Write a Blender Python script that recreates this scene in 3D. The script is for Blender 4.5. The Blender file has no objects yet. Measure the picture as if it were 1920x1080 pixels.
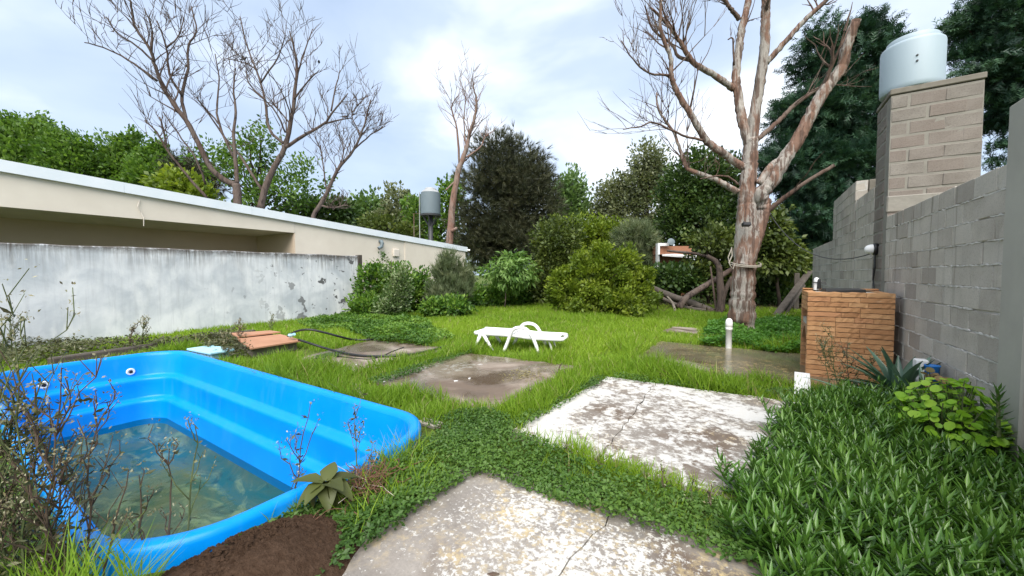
import bpy, bmesh, math, random
import numpy as np
from mathutils import Vector, Matrix
random.seed(7); rng = np.random.default_rng(11)
S = bpy.context.scene
COL = S.collection
R = math.radians

# ------------------------------------------------------------------ camera
EYE = 1.52; FPX = 720.0; PITCH = math.atan(26/720.0); YAW = R(32.44)
cd = bpy.data.cameras.new('camera'); cam = bpy.data.objects.new('camera', cd); COL.objects.link(cam)
cd.sensor_width = 36; cd.lens = 36*FPX/1920; cd.clip_end = 2000; cd.clip_start = .05
cam.location = (0, 0, EYE); cam.rotation_euler = (math.pi/2-PITCH, 0, YAW)
S.camera = cam
S.render.resolution_x = 1024; S.render.resolution_y = 576
# ------------------------------------------------------------------ sky
SUN_EL = R(50); SUN_AZ = R(-152)        # sun high behind the camera, veiled by cloud
w = bpy.data.worlds.new('World'); S.world = w; w.use_nodes = True
nt = w.node_tree; nt.nodes.clear()
def wn(t, **k):
    n = nt.nodes.new(t)
    for a, b in k.items(): setattr(n, a, b)
    return n
out = wn('ShaderNodeOutputWorld'); bg = wn('ShaderNodeBackground'); nt.links.new(bg.outputs[0], out.inputs[0])
sky = wn('ShaderNodeTexSky', sky_type='NISHITA', sun_disc=False, sun_elevation=SUN_EL, sun_rotation=-SUN_AZ)
sky.air_density = 1.0; sky.dust_density = 1.5
tc = wn('ShaderNodeTexCoord'); mp = wn('ShaderNodeMapping'); mp.inputs['Scale'].default_value = (1, 1, 2.2); mp.inputs['Location'].default_value = (5.37, .53, 5.1)
nt.links.new(tc.outputs['Generated'], mp.inputs[0])
n1 = wn('ShaderNodeTexNoise'); n1.inputs['Scale'].default_value = 1.7; n1.inputs['Detail'].default_value = 5; n1.inputs['Roughness'].default_value = .5; n1.inputs['Distortion'].default_value = .35
nt.links.new(mp.outputs[0], n1.inputs[0])
r1 = wn('ShaderNodeValToRGB')
els = r1.color_ramp.elements
els[0].position = .36; els[0].color = (2.7, 3.4, 4.5, 1)
els[1].position = .70; els[1].color = (6.6, 6.8, 7.0, 1)
e = els.new(.52); e.color = (3.5, 4.15, 5.2, 1)
nt.links.new(n1.outputs[0], r1.inputs[0])
mx = wn('ShaderNodeMix', data_type='RGBA'); mx.inputs[0].default_value = .85
nt.links.new(sky.outputs[0], mx.inputs[6]); nt.links.new(r1.outputs[0], mx.inputs[7])
nt.links.new(mx.outputs[2], bg.inputs[0]); bg.inputs[1].default_value = .052
# ------------------------------------------------------------------ sun and exposure
sl = bpy.data.lights.new('sun', 'SUN'); sun = bpy.data.objects.new('sun', sl); COL.objects.link(sun)
sl.energy = 1.5; sl.angle = R(55); sl.color = (1, .95, .88)
sd = Vector((-math.sin(SUN_AZ)*math.cos(SUN_EL), math.cos(SUN_AZ)*math.cos(SUN_EL), math.sin(SUN_EL)))
sun.rotation_euler = sd.to_track_quat('Z', 'Y').to_euler(); sun.location = (0, 0, 30)
S.view_settings.view_transform = 'Standard'; S.view_settings.look = 'None'; S.view_settings.gamma = 1
S.view_settings.exposure = 2.12
S.view_settings.use_curve_mapping = False

# ------------------------------------------------------------------ pixel helpers (photo 1920x1080 -> metres)
cP, sP, cY, sY = math.cos(PITCH), math.sin(PITCH), math.cos(YAW), math.sin(YAW)
def ray(px, py):
    x = (px-960)/FPX; y = (540-py)/FPX
    f = cP+y*sP; z = -sP+y*cP
    return Vector((x*cY-f*sY, x*sY+f*cY, z)), f
def G(px, py, z=0.0):                       # point on a level plane
    d, f = ray(px, py); t = (z-EYE)/d.z
    return Vector((d.x*t, d.y*t, z))
def P(px, py, D):                           # point at horizontal distance D in front of the camera
    d, f = ray(px, py); t = D/f
    return Vector((d.x*t, d.y*t, EYE+d.z*t))
def onX(px, py, X):
    d, f = ray(px, py); t = X/d.x
    return Vector((X, d.y*t, EYE+d.z*t))
RIGHT = Vector((cY, sY, 0)); FWD = Vector((-sY, cY, 0))

# ------------------------------------------------------------------ object helpers
def tag(o, label=None, cat=None, group=None, kind=None):
    if label: o['label'] = label
    if cat: o['category'] = cat
    if group: o['group'] = group
    if kind: o['kind'] = kind
    return o
def empty(name, loc=(0, 0, 0), rz=0, label=None, cat=None, group=None):
    o = bpy.data.objects.new(name, None); COL.objects.link(o); o.location = loc; o.rotation_euler = (0, 0, rz); o.empty_display_size = .1
    return tag(o, label, cat, group)
def link(name, me, parent=None, loc=None):
    o = bpy.data.objects.new(name, me); COL.objects.link(o)
    if parent is not None: o.parent = parent
    if loc is not None: o.location = loc
    return o
def copy_tree(o, parent=None):
    c = o.copy(); COL.objects.link(c); c.parent = parent
    for ch in list(o.children): copy_tree(ch, c)
    return c
class MB:
    def __init__(s): s.v = []; s.f = []
    def add(s, vs, fs):
        b = len(s.v); s.v += [tuple(p) for p in vs]; s.f += [tuple(i+b for i in f) for f in fs]; return s
    def box(s, x0, x1, y0, y1, z0, z1, M=None):
        vs = [Vector((x, y, z)) for z in (z0, z1) for y in (y0, y1) for x in (x0, x1)]
        if M is not None: vs = [M @ p for p in vs]
        return s.add(vs, [(0, 2, 3, 1), (4, 5, 7, 6), (0, 1, 5, 4), (2, 6, 7, 3), (0, 4, 6, 2), (1, 3, 7, 5)])
    def bbox(s, x0, x1, y0, y1, z0, z1, b=.006, M=None, jit=0):       # bevelled box, 26 faces
        c = ((x0+x1)/2, (y0+y1)/2, (z0+z1)/2); h = ((x1-x0)/2, (y1-y0)/2, (z1-z0)/2)
        b = min(b, min(h)*.45)
        vs = []; idx = {}
        for sx in (-1, 1):
            for sy in (-1, 1):
                for sz in (-1, 1):
                    j = Vector((random.uniform(-jit, jit), random.uniform(-jit, jit), random.uniform(-jit, jit)))
                    for a in range(3):
                        p = Vector((c[0]+sx*(h[0]-(b if a != 0 else 0)), c[1]+sy*(h[1]-(b if a != 1 else 0)), c[2]+sz*(h[2]-(b if a != 2 else 0))))+j
                        idx[(sx, sy, sz, a)] = len(vs); vs.append(M @ p if M is not None else p)
        fs = []
        I = idx
        for s1 in (-1, 1):
            for a in range(3):
                o1, o2 = [k for k in range(3) if k != a]
                q = []
                for (m, n) in ((-1, -1), (1, -1), (1, 1), (-1, 1)):
                    k = [0, 0, 0]; k[a] = s1; k[o1] = m; k[o2] = n; q.append(I[(*k, a)])
                flip = (s1 > 0) != (a != 1)
                fs.append(tuple(q[::-1]) if flip else tuple(q))
        for a in range(3):
            o1, o2 = [k for k in range(3) if k != a]
            for m in (-1, 1):
                for n in (-1, 1):
                    k1 = [0, 0, 0]; k2 = [0, 0, 0]; k1[o1] = k2[o1] = m; k1[o2] = k2[o2] = n; k1[a] = -1; k2[a] = 1
                    q = (I[(*k1, o1)], I[(*k2, o1)], I[(*k2, o2)], I[(*k1, o2)])
                    fs.append(q)
        for sx in (-1, 1):
            for sy in (-1, 1):
                for sz in (-1, 1): fs.append(tuple(I[(sx, sy, sz, a)] for a in range(3)))
        return s.add(vs, fs)
    def tube(s, pts, rad, n=6, cap=True, flat=1.0, rough=0.):
        pts = [Vector(p) for p in pts]
        if not hasattr(rad, '__len__'): rad = [rad]*len(pts)
        t0 = (pts[1]-pts[0]).normalized(); a = Vector((0, 0, 1)) if abs(t0.z) < .9 else Vector((1, 0, 0))
        nrm = t0.cross(a).normalized(); b = len(s.v); fl = [random.uniform(-1, 1)*rough for k in range(n)]
        for i, p in enumerate(pts):
            t = (pts[min(i+1, len(pts)-1)]-pts[max(i-1, 0)])
            if t.length < 1e-9: t = t0
            t.normalize(); nrm = (nrm-t*nrm.dot(t)).normalized(); bi = t.cross(nrm)
            for k in range(n):
                an = 2*math.pi*k/n; 
                if rough: fl[k] = fl[k]*.86+random.uniform(-1, 1)*rough*.5
                q = p+(nrm*math.cos(an)+bi*math.sin(an)*flat)*rad[i]*(1+fl[k]); s.v.append((q.x, q.y, q.z))
        for i in range(len(pts)-1):
            for k in range(n):
                k2 = (k+1) % n; s.f.append((b+i*n+k, b+i*n+k2, b+(i+1)*n+k2, b+(i+1)*n+k))
        if cap:
            s.f.append(tuple(b+k for k in range(n))[::-1]); s.f.append(tuple(b+(len(pts)-1)*n+k for k in range(n)))
        return s
    def lathe(s, prof, c=(0, 0, 0), n=24, M=None):
        b = len(s.v)
        for r, z in prof:
            for k in range(n):
                an = 2*math.pi*k/n; p = Vector((c[0]+r*math.cos(an), c[1]+r*math.sin(an), c[2]+z))
                if M is not None: p = M @ p
                s.v.append(tuple(p))
        for i in range(len(prof)-1):
            for k in range(n):
                k2 = (k+1) % n; s.f.append((b+i*n+k, b+i*n+k2, b+(i+1)*n+k2, b+(i+1)*n+k))
        return s
    def build(s, name, m, parent=None, smooth=False, loc=None):
        me = bpy.data.meshes.new(name); me.from_pydata(s.v, [], s.f); me.materials.append(m)
        if smooth: me.shade_smooth()
        me.update()
        return link(name, me, parent, loc)
def npmesh(name, V, F, m, tint=None, parent=None, smooth=False):
    """V (n,3); F list of (k,3) or (k,4) index arrays"""
    me = bpy.data.meshes.new(name)
    me.vertices.add(len(V)); me.vertices.foreach_set('co', np.ascontiguousarray(V, dtype=np.float32).ravel())
    loops = np.concatenate([f.ravel() for f in F]).astype(np.int32)
    tot = np.concatenate([np.full(len(f), f.shape[1], dtype=np.int32) for f in F])
    st = np.concatenate([[0], np.cumsum(tot)[:-1]]).astype(np.int32)
    me.loops.add(len(loops)); me.loops.foreach_set('vertex_index', loops)
    me.polygons.add(len(tot)); me.polygons.foreach_set('loop_start', st); me.polygons.foreach_set('loop_total', tot)
    if tint is not None:
        a = me.attributes.new('tint', 'FLOAT', 'POINT'); a.data.foreach_set('value', np.ascontiguousarray(tint, dtype=np.float32))
    me.materials.append(m); me.update(calc_edges=True); me.validate()
    if smooth: me.shade_smooth()
    return link(name, me, parent)
def unit(a): return a/np.maximum(np.linalg.norm(a, axis=-1, keepdims=True), 1e-9)
def scatter(name, T, pos, yax, nrm, scale, tint, m, parent=None, wid=None, org=None):
    """copies of template T=(verts, tris, quads): local y along yax, local z along nrm"""
    tv, tf3, tf4 = T
    tv = np.array(tv, float); n = len(pos); k = len(tv)
    y = unit(yax); x = unit(np.cross(y, nrm)); z = np.cross(x, y)
    sc = np.broadcast_to(np.asarray(scale, float).reshape(-1, 1), (n, 1))
    wd = sc if wid is None else np.broadcast_to(np.asarray(wid, float).reshape(-1, 1), (n, 1))
    V = pos[:, None, :] + (x*wd)[:, None, :]*tv[None, :, 0:1] + (y*sc)[:, None, :]*tv[None, :, 1:2] + (z*sc)[:, None, :]*tv[None, :, 2:3]
    off = (np.arange(n)*k)[:, None, None]
    F = []
    if len(tf3): F.append((np.array(tf3)[None]+off).reshape(-1, 3))
    if len(tf4): F.append((np.array(tf4)[None]+off).reshape(-1, 4))
    return V.reshape(-1, 3), F, np.repeat(tint, k)
def leaves(name, T, pos, yax, nrm, scale, tint, m, parent=None, wid=None):
    V, F, t = scatter(name, T, pos, yax, nrm, scale, tint, m, parent, wid)
    return npmesh(name, V, F, m, t, parent)
# leaf templates (width x, length y, fold z)
T_LEAF = ([(0, 0, 0), (-.27, .45, .07), (0, 1, -.04), (.27, .45, .07), (0, .45, 0)], [(0, 4, 1), (1, 4, 2), (0, 3, 4), (4, 3, 2)], [])
T_QUAD = ([(0, 0, 0), (-.3, .5, .06), (0, 1, 0), (.3, .5, .06)], [(0, 3, 1), (1, 3, 2)], [])
T_BLADE = ([(-.5, 0, 0), (.5, 0, 0), (-.36, .55, .06), (.36, .55, .06), (0, 1, .28)], [(2, 3, 4)], [(0, 1, 3, 2)])
T_ROUND = ([(0, 0, 0)]+[(.5*math.sin(a), .5-.5*math.cos(a), .10*abs(math.sin(a))+.03*math.cos(3*a)) for a in [2*math.pi*k/9 for k in range(1, 9)]]+[(0, .42, -.05)],
           [(9, i+1, i) for i in range(1, 8)]+[(9, 1, 0), (9, 0, 8)], [])
def t_spray(pairs=5, ln=.42, wd=.075, up=.12):
    v = [(-.02, 0, 0), (.02, 0, 0), (0, 1, .08)]; f = [(0, 1, 2)]
    for i in range(pairs):
        y = .12+.75*i/pairs; l = ln*(1-.45*i/pairs)
        for sx in (-1, 1):
            b = len(v); v += [(0, y-wd*.6, .02), (0, y+wd, .02), (sx*l*.8, y+l*.75, up*(1 if i % 2 else -.4))]; f.append((b, b+1, b+2))
    return (v, f, [])
T_SPRAY = t_spray()
def t_tuft(n=9, wd=.03):
    v = []; f = []
    r = random.Random(3)
    for i in range(n):
        a = 2*math.pi*i/n; sp = r.uniform(.12, .6); L = r.uniform(.7, 1)
        d = (math.cos(a)*sp, math.sqrt(1-sp*sp), math.sin(a)*sp); p = (-math.sin(a)*wd, 0, math.cos(a)*wd)
        b = len(v); v += [(p[0], 0, p[2]), (-p[0], 0, -p[2]), (d[0]*L, d[1]*L, d[2]*L)]; f.append((b, b+1, b+2))
    return (v, f, [])
T_TUFT = t_tuft()

# ------------------------------------------------------------------ materials
class NM:
    def __init__(s, name):
        s.m = bpy.data.materials.new(name); s.m.use_nodes = True; s.t = s.m.node_tree; s.t.nodes.clear()
        s.out = s.n('ShaderNodeOutputMaterial'); s.b = s.n('ShaderNodeBsdfPrincipled'); s.l(s.b.outputs[0], s.out.inputs[0])
        s.tc = s.n('ShaderNodeTexCoord')
    def n(s, t, **k):
        q = s.t.nodes.new(t)
        for a, b in k.items(): setattr(q, a, b)
        return q
    def l(s, a, b): s.t.links.new(a, b)
    def put(s, v, inp):
        if hasattr(v, 'links') or isinstance(v, bpy.types.NodeSocket): s.l(v, inp)
        else:
            if isinstance(v, (tuple, list)) and len(v) == 3 and inp.type == 'RGBA': v = (*v, 1)
            inp.default_value = v
    def coord(s, scale=(1, 1, 1), kind='Object', loc=(0, 0, 0), rot=(0, 0, 0)):
        mp = s.n('ShaderNodeMapping'); mp.inputs['Scale'].default_value = scale; mp.inputs['Location'].default_value = loc; mp.inputs['Rotation'].default_value = rot
        if kind == 'World':
            g = s.n('ShaderNodeNewGeometry'); s.l(g.outputs['Position'], mp.inputs[0])
        else: s.l(s.tc.outputs[kind], mp.inputs[0])
        return mp.outputs[0]
    def noise(s, co, scale=5, detail=4, rough=.55, dist=0):
        q = s.n('ShaderNodeTexNoise'); s.l(co, q.inputs['Vector']); q.inputs['Scale'].default_value = scale; q.inputs['Detail'].default_value = detail
        q.inputs['Roughness'].default_value = rough; q.inputs['Distortion'].default_value = dist
        return q.outputs[0]
    def vor(s, co, scale=5, feature='F1'):
        q = s.n('ShaderNodeTexVoronoi', feature=feature); s.l(co, q.inputs['Vector']); q.inputs['Scale'].default_value = scale
        return q.outputs['Distance']
    def ramp(s, fac, stops):
        q = s.n('ShaderNodeValToRGB'); e = q.color_ramp.elements
        while len(e) < len(stops): e.new(.5)
        for el, (p, c) in zip(e, stops):
            el.position = p; el.color = (*c, 1) if isinstance(c, (tuple, list)) else (c, c, c, 1)
        s.l(fac, q.inputs[0]); return q.outputs[0]
    def step(s, fac, a, b, lo=0., hi=1.):
        q = s.n('ShaderNodeMapRange'); s.l(fac, q.inputs[0]); q.inputs[1].default_value = a; q.inputs[2].default_value = b; q.inputs[3].default_value = lo; q.inputs[4].default_value = hi
        return q.outputs[0]
    def mix(s, fac, a, b, mode='MIX'):
        q = s.n('ShaderNodeMix', data_type='RGBA', blend_type=mode); s.put(fac, q.inputs[0]); s.put(a, q.inputs[6]); s.put(b, q.inputs[7]); return q.outputs[2]
    def math(s, op, a, b=0.):
        q = s.n('ShaderNodeMath', operation=op); s.put(a, q.inputs[0]); s.put(b, q.inputs[1]); return q.outputs[0]
    def attr(s, name='tint'):
        q = s.n('ShaderNodeAttribute'); q.attribute_name = name; return q.outputs['Fac']
    def rand(s): return s.n('ShaderNodeObjectInfo').outputs['Random']
    def sep(s, co, ax):
        q = s.n('ShaderNodeSeparateXYZ'); s.l(co, q.inputs[0]); return q.outputs[ax]
    def bump(s, h, st=.3, d=.01):
        q = s.n('ShaderNodeBump'); q.inputs['Strength'].default_value = st; q.inputs['Distance'].default_value = d; s.l(h, q.inputs['Height']); s.l(q.outputs[0], s.b.inputs['Normal'])
    def done(s, col=None, rough=None, spec=None, metal=None):
        if col is not None: s.put(col, s.b.inputs['Base Color'])
        if rough is not None: s.put(rough, s.b.inputs['Roughness'])
        if spec is not None: s.b.inputs['Specular IOR Level'].default_value = spec
        if metal is not None: s.b.inputs['Metallic'].default_value = metal
        return s.m
def plain(name, c1, c2, scale=8, rough=.6, bump=.2, bd=.004, kind='Object', sc=(1, 1, 1), spec=.4, metal=0):
    q = NM(name); co = q.coord(sc, kind); n = q.noise(co, scale, 6, .6)
    col = q.mix(q.step(n, .3, .7), c1, c2)
    q.bump(q.noise(co, scale*4, 4), bump, bd)
    return q.done(col, rough, spec, metal)
def leafm(name, dark, mid, light, tr=.3, rough=.5, spec=.35, tcol=1.6):
    q = NM(name); t = q.attr(); col = q.ramp(t, [(0, dark), (.5, mid), (1, light)])
    q.done(col, rough, spec)
    ts = q.n('ShaderNodeBsdfTranslucent'); q.l(q.mix(1., col, (tcol, tcol, tcol*.6), 'MULTIPLY'), ts.inputs[0])
    ms = q.n('ShaderNodeMixShader'); ms.inputs[0].default_value = tr; q.l(q.b.outputs[0], ms.inputs[1]); q.l(ts.outputs[0], ms.inputs[2]); q.l(ms.outputs[0], q.out.inputs[0])
    return q.m
M = {}
# ground: damp soil with thin low growth
q = NM('ground_soil'); co = q.coord(kind='World'); n = q.noise(co, 1.3, 6, .65); n2 = q.noise(co, 22, 5, .7)
c = q.mix(q.step(n2, .35, .7), (.060, .085, .016), (.115, .160, .026)); c = q.mix(q.step(n, .56, .70), c, (.085, .062, .038))
q.bump(n2, .7, .03); M['ground'] = q.done(c, .95, .15)
# concrete slabs
def slab(name, g1, g2, white=0, yellow=0, brown=0, wet=0., wetscale=.6, seed=0, wcol=(.54, .525, .49), flake=9):
    q = NM(name); co = q.coord(kind='World', loc=(seed*7.3, seed*3.1, 0))
    a = q.noise(co, 1.4, 7, .62, .4); b = q.noise(co, flake, 9, .72, .2); f = q.noise(co, 46, 5, .75); big = q.noise(co, .75, 4, .55, .8)
    c = q.mix(q.step(a, .33, .66), g1, g2); c = q.mix(q.math('MULTIPLY', q.step(f, .42, .7), .30), c, (.05, .042, .035))
    if brown: c = q.mix(q.math('MULTIPLY', q.step(q.noise(co, 1.1, 6, .6, 1.), .56-.16*brown, .74-.16*brown), .85), c, (.105, .070, .045))
    if yellow:
        y = q.math('MULTIPLY', q.step(q.noise(co, 13, 9, .74), .60-.14*yellow, .70-.12*yellow), q.step(q.noise(co, .9, 3, .5), .42, .56)); c = q.mix(q.math('MULTIPLY', y, .8), c, (.52, .40, .20))
    if white:
        s_ = q.math('ADD', q.math('MULTIPLY', b, .50), q.math('MULTIPLY', big, .54)); wf = q.step(s_, .60-.14*white, (.665 if flake < 20 else .635)-.14*white)
        c = q.mix(wf, c, q.mix(q.step(f, .3, .75), wcol, (.50, .475, .43)))
        q.bump(q.math('ADD', q.math('MULTIPLY', wf, .6), f), .35, .004)
    else: q.bump(f, .3, .004)
    ro = .78
    if wet:
        wn_ = q.noise(co, wetscale, 4, .55, .6); wm = q.step(wn_, .62-.3*wet, .70-.3*wet)
        c = q.mix(q.math('MULTIPLY', wm, .5), c, q.mix(1., c, (.42, .40, .34), 'MULTIPLY')); ro = q.step(wm, 0, 1, .7, .07 if wet > .5 else .22)
    return q.done(c, ro, .5)
M['slab_near'] = slab('concrete_flaking', (.30, .268, .232), (.175, .155, .135), white=.42, brown=.25, yellow=.8, seed=1, flake=30)
M['slab_white'] = slab('concrete_whitewashed', (.27, .24, .205), (.19, .165, .14), white=.84, yellow=.7, brown=.75, flake=13, seed=2, wcol=(.56, .55, .525))
M['slab_brown'] = slab('concrete_damp_brown', (.38, .315, .25), (.28, .225, .175), white=.02, yellow=.0, brown=1., wet=.62, seed=3)
M['slab_dry'] = slab('concrete_damp_grey', (.38, .32, .26), (.29, .24, .19), brown=.75, wet=.5, seed=4)
M['slab_wet'] = slab('concrete_puddle', (.26, .23, .155), (.18, .165, .11), yellow=.7, brown=.4, wet=1.1, seed=5)
# whitewashed wall with runs and peeled spots
q = NM('whitewash'); co = q.coord(kind='World')
st = q.noise(q.coord((1, 5.5, .45), 'World'), 2.2, 7, .62, .2); cl = q.noise(co, 1.25, 6, .6, .5); z = q.sep(co, 2); y = q.sep(co, 1)
c = q.mix(q.step(cl, .35, .68), (.47, .50, .53), (.74, .75, .76)); c = q.mix(q.math('MULTIPLY', q.step(st, .50, .76), .42), c, (.36, .37, .385))
c = q.mix(q.math('MULTIPLY', q.step(q.noise(q.coord((1, 1.5, .7), 'World'), 1.6, 5, .6), .54, .70), .6), c, (.80, .80, .79))
top = q.math('MULTIPLY', q.math('MULTIPLY', q.step(z, 1.55, 2.12), q.step(q.noise(q.coord((1, 1, .2), 'World'), .9, 4, .6), .36, .58, .25, 1.)), q.step(q.noise(q.coord((1, 9, .5), 'World'), 1.9, 6, .66), .40, .60)); c = q.mix(q.math('MULTIPLY', top, .95), c, (.085, .07, .052))
topl = q.math('MULTIPLY', q.step(z, 1.98, 2.14), q.step(q.noise(co, 7, 6, .7), .32, .52)); c = q.mix(q.math('MULTIPLY', topl, .85), c, (.075, .062, .05))
pe = q.math('MULTIPLY', q.step(q.noise(q.coord((1, 1, 1), 'World', (0, 3.3, 1.2)), 2.6, 3, .5), .61, .63), q.step(y, 5.2, 7.4)); pe2 = q.math('MULTIPLY', q.step(q.noise(co, 6, 4, .6), .655, .67), q.step(y, 4., 7, 0, 1))
pm = q.math('MAXIMUM', pe, pe2); c = q.mix(pm, c, (.12, .12, .12))
q.bump(q.math('SUBTRACT', q.math('ADD', q.noise(co, 14, 5), q.math('MULTIPLY', st, .5)), pm), .35, .006); M['whitewash'] = q.done(c, .85, .2)
M['stucco'] = plain('cream_stucco', (.70, .64, .54), (.63, .57, .475), 1.2, .9, .35, .004, 'World')
M['stucco_in'] = plain('tan_stucco', (.60, .49, .37), (.55, .445, .335), 1.0, .9, .3, .004, 'World')
M['soffit'] = plain('soffit_plaster', (.66, .60, .52), (.60, .545, .47), 1.4, .9, .2, .003, 'World')
M['flash'] = plain('galvanised_flashing', (.68, .74, .78), (.76, .80, .83), 2.5, .45, .15, .003, 'World', metal=0, spec=.5)
M['roof'] = plain('roof_sheet', (.40, .43, .45), (.34, .36, .38), 2, .5, .1)
# hollow concrete blocks
q = NM('concrete_block'); co = q.coord(kind='World'); r = q.rand()
c = q.mix(q.step(q.noise(co, 3.2, 6, .6), .3, .7), (.385, .345, .295), (.52, .47, .405)); c = q.mix(q.math('MULTIPLY', r, .7), c, q.ramp(q.math('FRACT', q.math('MULTIPLY', r, 7.3)), [(0, (.27, .235, .205)), (.5, (.44, .40, .35)), (1, (.54, .50, .44))]))
c = q.mix(q.math('MULTIPLY', q.step(q.noise(co, 75, 3, .8), .5, .75), .45), c, (.11, .10, .09))
sm = q.math('MULTIPLY', q.step(q.noise(q.coord((1, 7, .25), 'World', (0, 2.1, 0)), 1.1, 5, .6), .57, .68), q.step(q.sep(co, 2), .6, 2.2)); c = q.mix(q.math('MULTIPLY', sm, .7), c, (.085, .068, .045))
damp = q.step(q.math('ADD', q.sep(co, 2), q.math('MULTIPLY', q.noise(co, 2, 4), .5)), .75, .30); c = q.mix(q.math('MULTIPLY', damp, .6), c, (.085, .080, .072))
q.bump(q.noise(co, 90, 4, .8), .6, .005); M['block'] = q.done(c, .95, .15)
q = NM('mortar'); co = q.coord(kind='World'); damp = q.step(q.math('ADD', q.sep(co, 2), q.math('MULTIPLY', q.noise(co, 2, 4), .5)), .75, .30)
c = q.mix(q.step(q.noise(co, 8, 5), .35, .65), (.42, .40, .36), (.58, .55, .51)); c = q.mix(q.math('MULTIPLY', damp, .6), c, (.13, .12, .11)); q.bump(q.noise(co, 60, 4), .6, .006); M['mortar'] = q.done(c, .95, .15)
q = NM('old_block'); co = q.coord(kind='World'); r = q.rand()
c = q.mix(q.step(q.noise(co, 3.0, 6, .6), .3, .7), (.170, .150, .130), (.250, .228, .200)); c = q.mix(q.math('MULTIPLY', r, .6), c, q.mix(q.noise(co, 1.1, 2), (.15, .125, .105), (.25, .19, .165))); c = q.mix(q.math('MULTIPLY', q.step(q.noise(co, 60, 3, .8), .48, .75), .5), c, (.075, .065, .055))
q.bump(q.noise(co, 70, 4, .8), .8, .006); M['block_old'] = q.done(c, .95, .12)
M['mortar_old'] = plain('old_mortar', (.245, .228, .195), (.19, .175, .15), 6, .95, .6, .008, 'World')
M['concrete'] = plain('cast_concrete', (.40, .38, .325), (.32, .305, .265), 1.6, .9, .35, .004, 'World')
M['concrete_dark'] = plain('stained_concrete', (.20, .18, .15), (.13, .115, .09), 4, .9, .4, .006, 'World')
# bricks of the grill
q = NM('clay_brick'); co = q.coord((1, 1, 3.5), 'World'); r = q.rand(); n = q.noise(co, 4.5, 7, .65, .6)
c = q.ramp(r, [(0, (.40, .205, .098)), (.35, (.46, .245, .115)), (.7, (.52, .295, .145)), (1, (.43, .21, .105))]); c = q.mix(q.math('MULTIPLY', q.step(n, .45, .75), .55), c, (.24, .105, .045)); c = q.mix(q.math('MULTIPLY', q.step(q.noise(co, 9, 4), .62, .75), .4), c, (.58, .42, .27))
q.bump(q.noise(co, 16, 6, .7), .6, .012); M['brick'] = q.done(c, .9, .2)
M['brick_mortar'] = plain('brick_mortar', (.36, .215, .12), (.27, .16, .09), 9, .95, .5, .008, 'World')
# pool
q = NM('blue_gelcoat'); co = q.coord(kind='World'); c = q.mix(q.step(q.noise(co, 1.8, 5, .6), .3, .7), (.000, .215, .68), (.001, .250, .75)); c = q.mix(q.math('MULTIPLY', q.step(q.noise(q.coord((4, 4, .6), 'World'), 2, 4), .55, .8), .06), c, (.25, .55, .75))
M['gelcoat'] = q.done(c, .30, .22)
q = NM('pool_floor_silt'); co = q.coord((1, 1.8, 1), kind='World', rot=(0, 0, .5)); a = q.noise(co, .8, 6, .6, .7); b = q.noise(co, 2.4, 6, .6, .9)
c = q.mix(q.step(a, .40, .60), (.040, .145, .150), (.225, .185, .105)); c = q.mix(q.step(b, .52, .68), c, (.40, .34, .20)); c = q.mix(q.math('MULTIPLY', q.step(q.noise(co, 1.9, 4, .6, 1.2), .60, .72), .8), c, (.045, .075, .07)); M['silt'] = q.done(c, .9, .1)
q = NM('pool_water'); lw = q.n('ShaderNodeFresnel'); lw.inputs[0].default_value = 1.33; tr = q.n('ShaderNodeBsdfTransparent'); tr.inputs[0].default_value = (.60, .80, .76, 1); gl = q.n('ShaderNodeBsdfGlossy'); gl.inputs['Roughness'].default_value = .03
co = q.coord(kind='World'); bn = q.n('ShaderNodeBump'); bn.inputs['Strength'].default_value = .12; bn.inputs['Distance'].default_value = .02; q.l(q.noise(co, 9, 3), bn.inputs['Height']); q.l(bn.outputs[0], gl.inputs['Normal']); q.l(bn.outputs[0], lw.inputs['Normal'])
ms = q.n('ShaderNodeMixShader'); q.l(lw.outputs[0], ms.inputs[0]); q.l(tr.outputs[0], ms.inputs[1]); q.l(gl.outputs[0], ms.inputs[2]); q.l(ms.outputs[0], q.out.inputs[0]); M['water'] = q.m
M['white_plastic'] = plain('white_plastic', (.80, .80, .79), (.74, .74, .72), 6, .4, .05)
M['black'] = plain('black_plastic', (.012, .012, .013), (.02, .02, .02), 8, .45, .1)
M['dark_metal'] = plain('dark_steel', (.035, .037, .04), (.055, .055, .055), 8, .5, .1)
M['terracotta'] = plain('terracotta_board', (.43, .225, .135), (.35, .175, .10), 2.5, .8, .2, .003, 'World')
M['pale_blue'] = plain('pale_blue_plastic', (.32, .58, .66), (.40, .64, .70), 5, .5, .1)
M['blue_plastic'] = plain('blue_plastic', (.01, .13, .42), (.02, .17, .48), 6, .45, .1)
M['tank_grey'] = plain('tank_grey', (.35, .42, .46), (.30, .37, .41), 1.2, .5, .12, .004, 'World', (1, 1, .2))
M['tank_dark'] = plain('tank_slate', (.115, .15, .165), (.14, .175, .19), 1.2, .6, .12, .004, 'World', (1, 1, .2))
M['tank_lid'] = plain('tank_lid', (.36, .37, .37), (.30, .31, .31), 3, .5, .1)
q = NM('soil'); co = q.coord(kind='World'); n = q.noise(co, 30, 7, .75); c = q.mix(q.step(n, .3, .7), (.045, .026, .016), (.105, .066, .044)); q.bump(n, 1., .03); M['soil'] = q.done(c, 1., .05)
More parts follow.
